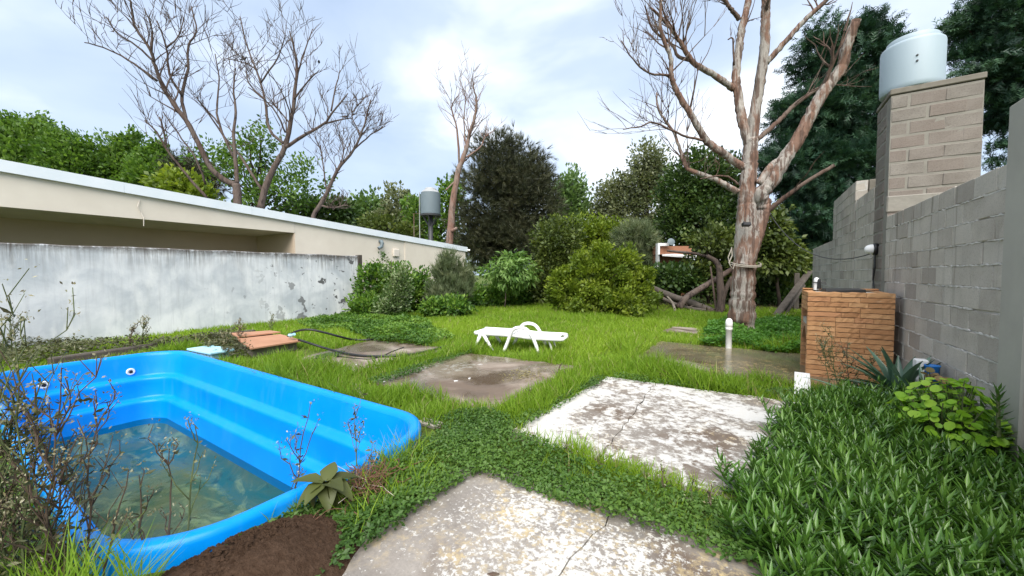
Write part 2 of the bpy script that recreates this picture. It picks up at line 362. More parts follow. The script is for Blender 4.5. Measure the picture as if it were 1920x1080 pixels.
def bark(name, c1, c2, c3, sc=7, str_=.9, zs=.22, amount=(.42, .6)):
    q = NM(name); co = q.coord((1, 1, zs), 'World'); n = q.noise(co, sc, 7, .66, .5); b = q.noise(co, sc*3, 6, .7, .3); big = q.noise(q.coord((1, 1, .45), 'World'), 2.1, 4, .6, .6)
    c = q.mix(q.step(big, *amount), c1, c2); c = q.mix(q.step(n, .53, .62), c, c3); c = q.mix(q.math('MULTIPLY', q.step(b, .5, .7), .5), c, q.mix(1., c, (.35, .32, .30), 'MULTIPLY'))
    q.bump(q.math('ADD', n, q.math('MULTIPLY', b, .5)), str_, .03); return q.done(c, .9, .15)
q = NM('stripped_bark'); co = q.coord((1, 1, .09), 'World'); n = q.noise(co, 11, 6, .6, .25); big = q.noise(q.coord((1, 1, .30), 'World', (1.7, 0, 0)), 3.2, 5, .62, .5); f = q.noise(q.coord((1, 1, .2), 'World'), 42, 5, .7)
c = q.mix(q.step(big, .46, .54), (.345, .315, .280), (.215, .130, .095)); c = q.mix(q.math('MULTIPLY', q.step(n, .50, .57), .85), c, (.100, .062, .047)); c = q.mix(q.math('MULTIPLY', q.step(n, .40, .34), .6), c, (.42, .39, .35)); c = q.mix(q.math('MULTIPLY', q.step(f, .45, .7), .45), c, (.09, .07, .06))
q.bump(q.math('ADD', q.math('MULTIPLY', n, 1.6), q.math('MULTIPLY', f, .4)), 1., .035); M['bark_dead'] = q.done(c, .92, .12)
M['bark_thin'] = bark('bare_limb_bark', (.150, .112, .090), (.115, .072, .055), (.055, .038, .032), 9, .8, .2)
M['bark_grey'] = bark('grey_bark', (.115, .090, .076), (.090, .062, .050), (.045, .034, .030), 6)
M['bark_dark'] = bark('dark_bark', (.055, .042, .034), (.075, .055, .045), (.03, .024, .02), 6)
M['bark_pink'] = bark('peeling_bark', (.235, .180, .150), (.20, .115, .085), (.085, .064, .052), 7)
M['wood'] = plain('weathered_wood', (.10, .085, .07), (.05, .04, .033), 6, .9, .6, .01, 'World', (1, 1, .4))
M['wood_pale'] = plain('pale_post_wood', (.20, .175, .14), (.14, .12, .095), 6, .9, .5, .01, 'World', (1, 1, .3))
M['dry_stem'] = plain('dry_stem', (.075, .045, .032), (.10, .075, .05), 20, .9, .2)
M['green_stem'] = plain('green_stem', (.07, .10, .03), (.10, .11, .045), 20, .8, .2)
M['rootmat'] = plain('dry_root', (.10, .045, .028), (.16, .08, .05), 20, .9, .2)
M['rope'] = plain('pale_rope', (.42, .38, .32), (.34, .30, .25), 30, .9, .3)
M['bird'] = plain('bird_feathers', (.055, .05, .05), (.035, .032, .035), 20, .8, .1)
M['far_white'] = plain('far_white_paint', (.66, .66, .65), (.58, .58, .57), 2, .8, .1)
M['far_brick'] = plain('far_brick', (.30, .14, .08), (.24, .11, .065), 6, .9, .2)
# foliage
M['grass'] = leafm('lawn_grass', (.100, .185, .014), (.170, .285, .022), (.265, .375, .036), .42, .55, .25)
M['clover'] = leafm('ground_cover_leaf', (.030, .070, .012), (.055, .120, .018), (.100, .180, .030), .25)
M['nettle'] = leafm('fresh_green_leaf', (.050, .135, .018), (.080, .205, .024), (.130, .280, .036), .3)
M['vine'] = leafm('vine_leaf', (.026, .070, .010), (.075, .165, .020), (.180, .290, .040), .3)
M['bush_y'] = leafm('yellow_green_leaf', (.065, .105, .010), (.140, .200, .018), (.230, .290, .032), .35)
M['bush_o'] = leafm('olive_leaf', (.035, .055, .012), (.070, .100, .018), (.120, .150, .030), .25)
M['poplar'] = leafm('poplar_leaf', (.045, .095, .016), (.090, .175, .026), (.150, .245, .048), .4)
M['pale'] = leafm('pale_green_leaf', (.070, .130, .040), (.115, .190, .060), (.170, .250, .095), .3)
M['euca'] = leafm('eucalyptus_leaf', (.080, .100, .045), (.140, .160, .078), (.210, .225, .125), .3)
M['dark_tree'] = leafm('dark_green_leaf', (.018, .040, .010), (.040, .080, .016), (.080, .130, .028), .25)
M['wilted'] = leafm('wilted_leaf', (.045, .050, .012), (.070, .085, .020), (.110, .120, .035), .2)
M['pine'] = leafm('brown_green_needles', (.024, .030, .015), (.050, .056, .027), (.090, .092, .046), .12)
M['cypress'] = leafm('cypress_frond', (.008, .026, .016), (.022, .062, .034), (.060, .125, .062), .12)
M['greygreen'] = leafm('grey_green_needles', (.070, .100, .045), (.120, .155, .075), (.190, .215, .120), .25)
M['peach'] = leafm('peach_leaf', (.070, .150, .030), (.120, .220, .045), (.190, .300, .080), .35)
M['shrub_pale'] = leafm('variegated_leaf', (.050, .100, .024), (.110, .170, .050), (.300, .350, .200), .25)
M['succulent'] = leafm('succulent_leaf', (.035, .090, .014), (.075, .170, .024), (.180, .310, .060), .2, .32, .5)
M['geranium'] = leafm('geranium_leaf', (.120, .260, .012), (.190, .360, .018), (.270, .430, .040), .35)
M['geranium_dry'] = leafm('geranium_dry_leaf', (.10, .10, .03), (.22, .15, .055), (.30, .20, .09), .25)
M['yucca'] = leafm('yucca_leaf', (.030, .070, .042), (.075, .145, .095), (.170, .260, .190), .1, .35, .5)
M['weed'] = leafm('weed_leaf', (.045, .040, .024), (.075, .085, .035), (.150, .150, .070), .2)
M['weed_head'] = leafm('weed_seed_head', (.10, .085, .05), (.22, .19, .10), (.42, .40, .28), .2)
M['drygrass'] = leafm('dry_grass', (.16, .13, .05), (.26, .22, .09), (.36, .32, .16), .25)
M['rootdry'] = leafm('dry_roots', (.07, .035, .022), (.13, .065, .04), (.20, .11, .065), .1)
M['litter'] = leafm('brush_litter', (.035, .022, .014), (.070, .045, .028), (.12, .085, .055), .1)
M['farwood'] = leafm('far_wood_leaf', (.025, .045, .016), (.050, .080, .026), (.085, .120, .045), .2)

# ------------------------------------------------------------------ setting: ground with the pool's hole
PU0, PU1, PV0, PV1 = -9.10, -2.42, .42, 2.68         # outer rim of the pool
def rrect(u0, u1, v0, v1, r, n=8):
    pts = []
    for cx, cy, a0 in ((u1-r, v1-r, 0), (u0+r, v1-r, 90), (u0+r, v0+r, 180), (u1-r, v0+r, 270)):
        for k in range(n+1):
            a = R(a0+90*k/n); pts.append((cx+r*math.cos(a), cy+r*math.sin(a)))
    return pts
hole = rrect(PU0+.05, PU1-.05, PV0+.05, PV1-.05, .50)
m = MB(); bu0, bu1, bv0, bv1 = PU0-.4, PU1+.4, PV0-.4, PV1+.4; cx, cy = (PU0+PU1)/2, (PV0+PV1)/2
hu, hv = (bu1-bu0)/2, (bv1-bv0)/2
outer = []
for (x, y) in hole:
    dx, dy = x-cx, y-cy; s_ = min(hu/abs(dx) if abs(dx) > 1e-6 else 1e9, hv/abs(dy) if abs(dy) > 1e-6 else 1e9); outer.append((cx+dx*s_, cy+dy*s_))
n = len(hole); ring = []
for i in range(n):                                   # put the rectangle's own corners in
    a, b = outer[i], outer[(i+1) % n]; ring.append((hole[i], a))
    if abs(a[0]-b[0]) > 1e-5 and abs(a[1]-b[1]) > 1e-5:
        cxn = bu1 if a[0]+b[0] > 2*cx else bu0; cyn = bv1 if a[1]+b[1] > 2*cy else bv0
        h2 = ((hole[i][0]+hole[(i+1) % n][0])/2, (hole[i][1]+hole[(i+1) % n][1])/2); ring.append((h2, (cxn, cyn)))
n = len(ring); vs = [(*p[0], 0) for p in ring]+[(*p[1], 0) for p in ring]
m.add(vs, [(i, n+i, n+(i+1) % n, (i+1) % n) for i in range(n)])
L = 400
xs = [-L, -40, -14, bu0, bu1, 2, 25, L]; ys = [-L, -25, bv0, bv1, 10, 25, 60, L]
for i in range(7):
    for j in range(7):
        if i == 3 and j == 2: continue
        m.add([(xs[i], ys[j], 0), (xs[i+1], ys[j], 0), (xs[i+1], ys[j+1], 0), (xs[i], ys[j+1], 0)], [(0, 1, 2, 3)])
for yy_ in (bv0, bv1): m.add([(-80, yy_-.12, -.03), (80, yy_-.12, -.03), (80, yy_+.12, -.03), (-80, yy_+.12, -.03)], [(0, 1, 2, 3)])     # soil under the seams of the sheet
for xx_ in (bu0, bu1): m.add([(xx_-.12, -80, -.05), (xx_+.12, -80, -.05), (xx_+.12, 80, -.05), (xx_-.12, 80, -.05)], [(0, 1, 2, 3)])
g = m.build('ground', M['ground']); tag(g, kind='structure')
bm = bmesh.new(); bm.from_mesh(g.data); bmesh.ops.remove_doubles(bm, verts=bm.verts, dist=1e-4); bm.to_mesh(g.data); bm.free()
# concrete slabs; an uneven outline, some split by a crack
def wob(poly, amp=.03, step=.12):
    o = []
    for i in range(len(poly)):
        a = Vector(poly[i]); b = Vector(poly[(i+1) % len(poly)]); k = max(2, int((b-a).length/step)); nrm = Vector((-(b-a).y, (b-a).x)).normalized()
        for j in range(k): o.append(a.lerp(b, j/k)+nrm*random.uniform(-amp, amp)*(1 if j else .3))
    return o
def jag(a, b, k, amp):
    a = Vector(a); b = Vector(b); nrm = Vector((-(b-a).y, (b-a).x)).normalized()
    return [a.lerp(b, j/k)+nrm*random.uniform(-amp, amp)*(0 if j in (0, k) else 1) for j in range(k+1)]
def slabmesh(name, pieces, mat, z=.035):
    bm = bmesh.new()
    for poly in pieces:
        if sum(poly[i][0]*poly[(i+1) % len(poly)][1]-poly[(i+1) % len(poly)][0]*poly[i][1] for i in range(len(poly))) < 0: poly = poly[::-1]
        top = [bm.verts.new((p[0], p[1], z)) for p in poly]; bot = [bm.verts.new((p[0], p[1], -.06)) for p in poly]
        f = bm.faces.new(top)
        for i in range(len(poly)): bm.faces.new((top[i-1], bot[i-1], bot[i], top[i]))
        bmesh.ops.triangulate(bm, faces=[f])
    me = bpy.data.meshes.new(name); bm.to_mesh(me); bm.free(); me.materials.append(mat)
    return tag(link(name, me), kind='structure')
def side(poly): return [tuple(p) for p in poly]
# white slab, cracked front to back
cr = jag((-1.05, 2.93), (-1.13, 5.42), 22, .022); gap = Vector((.004, 0))
lw_ = wob([(-1.13, 5.42), (-1.80, 5.40), (-1.92, 2.93), (-1.05, 2.93)], .03)[:-1]
lft = [p for p in wob([(-1.80, 5.40), (-1.92, 2.93)], .03)][:]
A_ = [Vector((-1.80, 5.40))]+jag((-1.80, 5.40), (-1.92, 2.95), 18, .03)[1:]+[p-gap for p in cr]
B_ = [p+gap for p in cr]+jag((-1.13, 5.42), (.72, 5.50), 14, .025)[1:]+jag((.72, 5.50), (.70, 2.85), 16, .02)[1:]+jag((.70, 2.85), (-1.05, 2.93), 12, .025)[1:-1]
slabmesh('concrete_slab', [A_, B_], M['slab_white'])
slabmesh('concrete_slab', [wob([(-4.48, 3.40), (-2.42, 3.38), (-2.40, 5.76), (-4.60, 5.62)])], M['slab_brown'])
slabmesh('concrete_slab', [wob([(-6.75, 3.52), (-5.12, 3.47), (-5.05, 5.85), (-7.35, 5.60)], .05)], M['slab_dry'])
slabmesh('concrete_slab', [wob([(-1.80, 6.42), (1.60, 6.36), (1.60, 8.90), (-1.76, 8.92)], .03)], M['slab_wet'])
cr = jag((-.72, 2.40), (-.98, -.4), 24, .02)
A_ = jag((-.72, 2.40), (-1.88, 2.42), 18, .06)+jag((-1.88, 2.42), (-1.80, -.4), 34, .075)[1:]+[p-gap for p in cr[::-1]][:-1]
B_ = [p+gap for p in cr]+jag((-.98, -.4), (.75, -.4), 8, .02)[1:]+jag((.75, -.4), (.72, 2.36), 16, .02)[1:]+jag((.72, 2.36), (-.72, 2.40), 10, .03)[1:-1]
slabmesh('concrete_slab', [A_, B_], M['slab_near'])
slabmesh('concrete_slab', [wob([(-2.05, 10.4), (-1.25, 10.35), (-1.2, 11.6), (-1.95, 11.7)], .04)], M['slab_dry'])
SLABS = [(-1.92, .72, 2.93, 5.46), (-4.55, -2.42, 3.40, 5.70), (-7.2, -5.10, 3.50, 5.72), (-1.80, 1.6, 6.40, 8.90), (-1.88, .74, -.4, 2.38), (-2.05, -1.22, 10.4, 11.6)]

# ------------------------------------------------------------------ the pool shell, its fittings and the water in it
pool = empty('swimming_pool', ((PU0+PU1)/2, (PV0+PV1)/2, 0), 0, 'bright blue fibreglass pool shell half empty beside the soil heap', 'pool')
PC = Vector(pool.location)
def loops(prof, name, mat, parent, close_floor=False):
    m = MB(); n = None
    for k, (o, z) in enumerate(prof):
        pts = rrect(PU0+o, PU1-o, PV0+o, PV1-o, max(.58-o*.62, .1), 10); n = len(pts)
        m.v += [(p[0]-PC.x, p[1]-PC.y, z) for p in pts]
    for k in range(len(prof)-1):
        for i in range(n): m.f.append((k*n+i, k*n+(i+1) % n, (k+1)*n+(i+1) % n, (k+1)*n+i))
    if close_floor: m.f.append(tuple((len(prof)-1)*n+i for i in range(n)))
    return m.build(name, mat, parent, True)
loops([(0.004, -.10), (0, .10), (.010, .128), (.030, .140), (.065, .140), (.088, .126), (.10, .09)], 'rim', M['gelcoat'], pool)
loops([(.10, .09), (.13, -.05), (.150, -.215), (.158, -.235), (.18, -.247), (.235, -.268), (.250, -.285), (.254, -.31), (.256, -.36)], 'upper_wall', M['gelcoat'], pool)
loops([(.256, -.36), (.262, -.565), (.272, -.59), (.295, -.602), (.35, -.622), (.366, -.64), (.370, -.665), (.372, -.71)], 'middle_wall', M['gelcoat'], pool)
loops([(.372, -.71), (.385, -.93), (.40, -1.02)], 'lower_wall', M['gelcoat'], pool)
loops([(.40, -1.02), (.47, -1.10), (.62, -1.15), (.75, -1.16)], 'floor', M['silt'], pool, True)
for px, py in ((82, 722), (245, 697)):
    c = onX(px, py, PU0+.145); c.z = min(c.z, .02)
    Mx = Matrix.Translation(c-PC) @ Matrix.Rotation(math.pi/2, 4, 'Y')
    ft = MB().lathe([(.0, .016), (.022, .016), (.03, .006), (.03, .012), (.05, .016), (.058, .008), (.058, -.01)], n=20, M=Mx).build('return_fitting', M['white_plastic'], pool, True)
    MB().lathe([(0, .021), (.022, .0215), (.026, .0165)], n=14, M=Mx).build('nozzle_opening', M['black'], ft)
m = MB(); pts = rrect(PU0+.384, PU1-.384, PV0+.384, PV1-.384, .34, 8); m.add([(p[0], p[1], -.93) for p in pts], [tuple(range(len(pts)))])
tag(m.build('water', M['water']), kind='structure')
Mx = Matrix.Translation((-8.25, 2.88, .16)) @ Matrix.Rotation(R(4), 4, 'Z')
o = MB().bbox(-.42, .42, -.19, .2, -.015, .02, .006, Mx).bbox(-.36, .36, -.14, .15, -.16, -.015, .01, Mx).build('skimmer_cover', M['pale_blue'])
tag(o, 'pale blue flat lid on the skimmer box behind the pool corner', 'lid')

# ------------------------------------------------------------------ neighbour's house on the left
HX = -13.8
house = empty('house', (HX, 6, 0), 0, 'long low cream house with a flat metal-edged roof behind the white wall', 'house')
def ztop(v): return 4.05-.0602*v
hb = lambda m, name, mat: m.build(name, mat, house, loc=(-HX, -6, 0))
def prism(m, u0, u1, v0, v1, z0, zf):                # box whose top follows the roof slope
    vs = [(u, v, z) for (u, v) in ((u0, v0), (u1, v0), (u1, v1), (u0, v1)) for z in (z0,)]+[(u, v, zf(v)) for (u, v) in ((u0, v0), (u1, v0), (u1, v1), (u0, v1))]
    return m.add(vs, [(3, 2, 1, 0), (4, 5, 6, 7), (0, 1, 5, 4), (1, 2, 6, 5), (2, 3, 7, 6), (3, 0, 4, 7)])
hb(prism(MB(), HX-.2, HX, -6, 7.40, 2.98, lambda v: ztop(v)-.20), 'fascia_wall', M['stucco'])
hb(prism(MB(), HX-8, HX-.003, 7.403, 12.42, 0, lambda v: ztop(v)-.20), 'wall', M['stucco'])
hb(prism(MB(), HX-8, HX+.03, 12.42, 16.8, 0, lambda v: ztop(v)-.20), 'wall', M['stucco'])
hb(MB().box(HX-2.7, HX-.2, -6, 7.40, 2.985, 3.10), 'soffit', M['soffit'])
hb(MB().box(HX-8, HX-2.7, -6, 7.40, 0, 3.1), 'recessed_wall', M['stucco_in'])
hb(MB().box(HX-2.7, HX-.01, 7.37, 7.402, 0, 2.98), 'porch_end_wall', M['stucco_in'])
hb(prism(MB(), HX-8.1, HX+.02, -6, 16.85, 2.6, lambda v: ztop(v)-.04) if 0 else MB().add([(HX-8.1, -6, ztop(-6)-.03), (HX+.03, -6, ztop(-6)-.03), (HX+.03, 16.85, ztop(16.85)-.03), (HX-8.1, 16.85, ztop(16.85)-.03)], [(0, 1, 2, 3)]), 'roof', M['roof'])
vv = [-6, -2.9, .1, 3.05, 6.0, 8.95, 11.9, 14.4, 16.92]
for i in range(len(vv)-1):                           # flashing lengths, lapped
    a, b = vv[i], vv[i+1]-.004; m = MB(); e = .035+.004*(i % 2)
    prism(m, HX-.02, HX+.05+e, a, b, 0, ztop)
    k = len(m.v)-8
    for j in range(4): x, y, z = m.v[k+j]; m.v[k+j] = (x, y, ztop(y)-.255)
    hb(m, 'flashing', M['flash'])
m = MB(); c = onX(714, 458, HX+.06); m.tube([c+Vector((-.1, 0, .12)), c+Vector((.05, 0, .12)), c+Vector((.12, -.02, .05)), c+Vector((.12, -.06, -.1)), c+Vector((.10, -.2, -.2))], .075, 10); hb(m, 'drain_elbow', M['tank_dark'])
c = onX(742, 474, HX+.03); hb(MB().bbox(HX, HX+.1, c.y-.16, c.y+.16, c.z-.17, c.z+.17, .02), 'junction_box', M['soffit'])
c = onX(262, 395, HX); m = MB().tube([(HX+.03, c.y, c.z+.28), (HX+.05, c.y-.05, c.z+.1), (HX+.03, c.y+.02, c.z-.05), (HX+.06, c.y+.06, c.z-.2), (HX+.03, c.y+.06, c.z-.4)], .010, 6); hb(m, 'loose_cable', M['soffit'])
hb(MB().box(HX+.001, HX+.006, 7.36, 7.40, 2.99, ztop(7.4)-.26), 'corner_bead', M['soffit'])
c = onX(874, 462, HX+.1); hb(MB().tube([(HX+.05, 16.9, ztop(16.9)-.16), (HX+.18, 17.02, ztop(16.9)-.17)], .05, 8), 'roof_spout', M['white_plastic'])

# ------------------------------------------------------------------ whitewashed wall and its end post
WX = -12.6
m = MB(); zt = lambda v: 2.14+.0075*v; k = 40
for i in range(k+1):
    v = -4+13.05*i/k; z = zt(v)+random.uniform(-.012, .012)
    m.v += [(WX, v, -.1), (WX, v, z-.02), (WX-.02, v, z), (WX-.15, v, z), (WX-.15, v, -.1)]
for i in range(k):
    for j in range(4): m.f.append((i*5+j, (i+1)*5+j, (i+1)*5+j+1, i*5+j+1))
m.f += [(0, 1, 2, 3, 4), tuple(k*5+j for j in (4, 3, 2, 1, 0))]
tag(m.build('boundary_wall', M['whitewash']), 'weathered white painted wall with peeling spots and dark run marks', 'wall')
o = MB().bbox(WX-.16, WX+.03, 9.06, 9.24, -.1, 2.24, .012, None, .006).build('fence_post', M['wood']); tag(o, 'dark square post closing the end of the white wall', 'post')
a, b = Vector((-10.5, 2.2, 0)), Vector((-10.85, 4.6, 0)); m = MB()
a = G(262, 661); b = G(462, 629); d = (b-a).normalized(); nn = Vector((-d.y, d.x, 0)); Mx = Matrix(((d.x, nn.x, 0, a.x), (d.y, nn.y, 0, a.y), (0, 0, 1, 0), (0, 0, 0, 1)))
o = MB().bbox(-1.2, (b-a).length+.2, -.08, .1, -.05, .13, .02, Mx, .02).build('timber_edging', M['wood']); tag(o, 'dark weathered beam edging the bed along the white wall foot', 'beam')

# ------------------------------------------------------------------ right boundary: block walls, column, tank tower
BX = 1.66
BLK = []
for k in range(5):
    m = MB().bbox(-.19, 0, -.195, .195, 0, .19, .007, None, .004); me = bpy.data.meshes.new('block'); me.from_pydata(m.v, [], m.f); me.materials.append(M['block']); BLK.append(me)
HALF = []
for k in range(3):
    m = MB().bbox(-.19, 0, -.095, .095, 0, .19, .007, None, .004); me = bpy.data.meshes.new('block'); me.from_pydata(m.v, [], m.f); me.materials.append(M['block']); HALF.append(me)
def wallrow(parent, org, along, length, z0, courses, seed=0, top_cut=None):
    """blocks laid from org along a unit direction; outer face to the left of it (seen from the yard)"""
    rr = random.Random(seed); ang = math.atan2(along.y, along.x)-math.pi/2
    for c in range(courses):
        s_ = 0.0; first = c % 2
        while s_ < length-.12:
            half = (first and s_ == 0) or length-s_ < .37; ln = .2 if half else .4
            p = org+along*(s_+ln/2); me = rr.choice(HALF if half else BLK)
            o = link('block', me, parent); o.rotation_euler = (math.pi if rr.random() < .0 else 0, rr.uniform(-.006, .006), ang+math.pi+rr.uniform(-.008, .008))
            q_ = p+Vector((rr.uniform(-.004, .004), rr.uniform(-.004, .004), z0+.2*c+rr.uniform(-.003, .003))); o.location = q_-Vector(parent.location)
            s_ += ln
def mortar(parent, face, along, length, z0, courses, depth, name='mortar', bead=True, seed=0):
    """recessed core plus ragged beads that squeeze out of the bed joints"""
    rr = random.Random(seed); m = MB(); nrm = Vector((along.y, -along.x, 0))*-1      # outward
    b = face-nrm*.014; e = b+along*length; bk = -nrm*(depth)
    vs = [b, e, e+bk, b+bk]; H_ = z0+.2*courses-.012
    m.add([(p.x, p.y, z0) for p in vs]+[(p.x, p.y, H_) for p in vs], [(0, 1, 2, 3), (4, 5, 6, 7), (0, 1, 5, 4), (1, 2, 6, 5), (2, 3, 7, 6), (3, 0, 4, 7)])
    core = m.build(name, M['mortar'], parent, loc=-Vector(parent.location))
    if bead:
        m = MB()
        for c in range(1, courses):
            s_ = 0
            while s_ < length:
                if rr.random() < .78:
                    ln = rr.uniform(.15, .7); k = max(3, int(ln/.03)); pts = []; rad = []
                    for j in range(k+1):
                        t = min(s_+ln*j/k, length); p = face+along*t-nrm*.004; pts.append((p.x, p.y, z0+.2*c-.005+rr.uniform(-.005, .004))); rad.append(rr.uniform(.006, .013)*(.4 if j in (0, k) else 1))
                    m.tube(pts, rad, 5)
                    s_ += ln
                else: s_ += rr.uniform(.05, .3)
        o = m.build('mortar_bead', M['mortar'], parent, loc=-Vector(parent.location)); o['kind'] = 'stuff'
    return core
Yp = Vector((0, 1, 0)); Xp = Vector((1, 0, 0))
# blocks of faces that look to -X: outward normal must be -X
def side_wall(name, label, v0, v1, courses, seed, z0=0.0, cap=True, bead=True):
    o = empty(name, (BX, v0, 0), 0, label, 'wall')
    rr = random.Random(seed)
    for c in range(courses):
        s_ = v0; first = c % 2
        while s_ < v1-.12:
            half = (first and s_ == v0) or v1-s_ < .37; ln = .2 if half else .4
            b = link('block', rr.choice(HALF if half else BLK), o); b.rotation_euler = (rr.uniform(-.004, .004), 0, math.pi+rr.uniform(-.008, .008))
            b.location = (rr.uniform(-.004, .004), s_+ln/2-v0, z0+.2*c+.005); s_ += ln
    m = MB().box(BX+.013, BX+.178, v0+.006, v1-.006, z0-.1, z0+.2*courses-.014); m.build('mortar_core', M['mortar'], o, loc=(-BX, -v0, 0))
    m = MB()
    for c in range(1, courses):
        s_ = v0
        while s_ < v1-.05:
            if bead and rr.random() < .8:
                ln = min(rr.uniform(.2, .9), v1-s_); k = max(3, int(ln/.035)); pts = []; rad = []
                for j in range(k+1):
                    pts.append((BX+.004, s_+ln*j/k, z0+.2*c+rr.uniform(-.006, .005))); rad.append(rr.uniform(.006, .0135)*(.4 if j in (0, k) else 1))
                m.tube(pts, rad, 5); s_ += ln
            else: s_ += rr.uniform(.05, .3)
    if m.v:
        b = m.build('mortar_bead', M['mortar'], o, loc=(-BX, -v0, 0)); b['kind'] = 'stuff'
    return o
side_wall('block_wall', 'grey concrete block wall between the pale column and the tank tower', 4.64, 8.02, 12, 1)
side_wall('block_wall', 'grey block wall continuing on the camera side of the pale column', .9, 4.27, 12, 5)
side_wall('block_wall', 'stained block wall directly beyond the tank tower', 8.80, 10.30, 15, 2)
side_wall('block_wall', 'tallest block wall with a pale rendered end near the dark conifers', 10.315, 13.0, 17, 3)
side_wall('block_wall', 'low far block wall ending beside the leaning timbers', 13.01, 17.0, 12, 4)
o = MB().bbox(BX-.03, BX+.22, 4.28, 4.63, -.1, 2.82, .012, None, .004).build('concrete_column', M['concrete']); tag(o, 'pale cast concrete column standing proud of the block wall', 'column')
m = MB().bbox(BX+.2, BX+1.4, 10.30, 10.5, 0, 3.40, .01).build('rendered_pier', M['concrete_dark']); tag(m, 'smooth rendered pier end behind the tank tower', 'pier')
# tower
OLDB = [x.copy() for x in BLK]; OLDH = [x.copy() for x in HALF]
for x in OLDB+OLDH: x.materials[0] = M['block_old']
tw = empty('tank_tower', (BX, 8.03, 0), 0, 'square concrete block tower carrying the large pale water tank', 'tower')
TW, TD, TZ = .95, .76, 4.22
rr = random.Random(9)
def tblk(loc, rz, half, sc=1.):
    b = link('block', rr.choice(OLDH if half else OLDB), tw); b.scale = (1, .93, .88); b.location = loc; b.rotation_euler = (rr.uniform(-.01, .01), rr.uniform(-.01, .01), rz+rr.uniform(-.012, .012)); return b
for c in range(21):
    z = .2*c+.005; odd = c % 2
    for (x, hf) in ([(.2, 0), (.6, 0), (.85, 1)] if odd else [(.1, 1), (.4, 0), (.76, 0)]): tblk((x, 0, z), -math.pi/2+math.pi+math.pi, hf) if 0 else tblk((x, rr.uniform(-.004, .004), z), -math.pi/2, hf)
    for (y, hf) in ([(.3, 1), (.56, 0)] if odd else [(.4, 0), (.66, 1)]): tblk((rr.uniform(-.004, .004), y, z), math.pi, hf)
    for (y, hf) in ([(.3, 1), (.56, 0)] if odd else [(.4, 0), (.66, 1)]): tblk((TW, y, z), 0, hf)
MB().box(.006, TW-.006, .006, TD, -.1, TZ-.02).build('mortar_core', M['mortar_old'], tw)
MB().bbox(-.01, TW+.01, -.012, TD+.02, TZ-.005, TZ+.075, .01, None, .004).build('cap_slab', M['concrete_dark'], tw)
MB().bbox(-.008, TW+.005, -.02, .05, 2.46, 2.70, .015, None, .006).build('lintel_band', M['mortar_old'], tw)
# tank on the tower
tk = empty('water_tank', (1.95, 8.36, TZ+.075), 0, 'large pale grey cylindrical water tank on the block tower', 'tank')
MB().lathe([(0, 0), (.34, 0), (.352, .015), (.356, .08), (.358, .66), (.352, .69), (.335, .71), (.31, .72)], n=48).build('body', M['tank_grey'], tk, True)
MB().lathe([(.29, .715), (.29, .79), (.28, .80), (.2, .805), (0, .81)], n=48).build('lid', M['tank_grey'], tk, True)
for dz in (.34, .42): MB().lathe([(0, .012), (.012, .012), (.014, 0)], n=10, M=Matrix.Translation((-.02-.02*dz, -.358, dz)) @ Matrix.Rotation(math.pi/2, 4, 'X')).build('bolt', M['black'], tk)
# wall lamp, its cables and the overhead wire
c = onX(1645, 467, BX)
lamp = empty('wall_lamp', (BX, c.y, c.z), 0, 'small black and white bulkhead lamp on the tower side wall', 'lamp')
Mx = Matrix.Rotation(-math.pi/2, 4, 'Y')
lb_ = MB().lathe([(0, .02), (.085, .018), (.095, 0), (.095, .05), (.07, .058)], n=20, M=Mx).build('base', M['black'], lamp, True)
MB().lathe([(.078, .05), (.078, .09), (.06, .135), (.03, .155), (0, .16)], n=20, M=Mx).build('dome', M['white_plastic'], lb_, True)
b = MB().tube([(BX-.03, c.y-.02, c.z-.08), (BX-.03, c.y-.05, c.z-.3), (BX-.035, c.y+.02, c.z-.5), (BX-.03, c.y-.1, c.z-.75), (BX-.06, c.y-.3, c.z-.95)], .011, 6).build('power_cable', M['black']); tag(b, 'thick black cable hanging from the wall lamp to the grill', 'cable')
b = MB().tube([(BX-.025, c.y+.03, c.z-.08), (BX-.025, c.y+.04, c.z-.28), (BX-.03, c.y+.06, c.z-.42), (BX-.04, c.y-.02, c.z-.6)], .007, 5).build('power_cable', M['black']); tag(b, 'thin second black cable looping below the wall lamp', 'cable')
a = Vector((BX-.05, c.y, c.z-.06)); e = P(1440, 395, 10.0); m = MB()
m.tube([a.lerp(e, t/16)-Vector((0, 0, .95*4*(t/16)*(1-t/16)*.55)) for t in range(17)], .009, 5); tag(m.build('overhead_wire', M['dark_metal']), 'sagging wire from the wall lamp to the dead tree', 'wire')

# ------------------------------------------------------------------ brick grill
GX0, GX1, GV0, GV1, GZ = .64, 1.57, 7.03, 7.92, 1.27
gr = empty('brick_grill', (GX0, GV0, 0), 0, 'orange brick barbecue standing against the grey block wall', 'grill')
BRK = []
for k in range(8):
    L_ = (.20, .26, .32, .38)[k % 4]; m = MB()
    n = 7; vs = []; fs = []
    for i in range(n):                               # uneven hand-cut brick
        x = -L_/2+L_*i/(n-1); e_ = .006
        for (y, z) in ((-.055, .0), (-.055, .060), (.055, .062), (.055, .0)): vs.append((x, y+(random.uniform(-e_, e_) if y < 0 else 0), z+random.uniform(-.004, .004)))
    for i in range(n-1):
        for j in range(4): fs.append((i*4+j, (i+1)*4+j, (i+1)*4+(j+1) % 4, i*4+(j+1) % 4))
    fs += [(0, 1, 2, 3), tuple((n-1)*4+j for j in (3, 2, 1, 0))]
    me = bpy.data.meshes.new('brick'); me.from_pydata(vs, [], fs); me.materials.append(M['brick']); BRK.append((L_, me))
rr = random.Random(4)
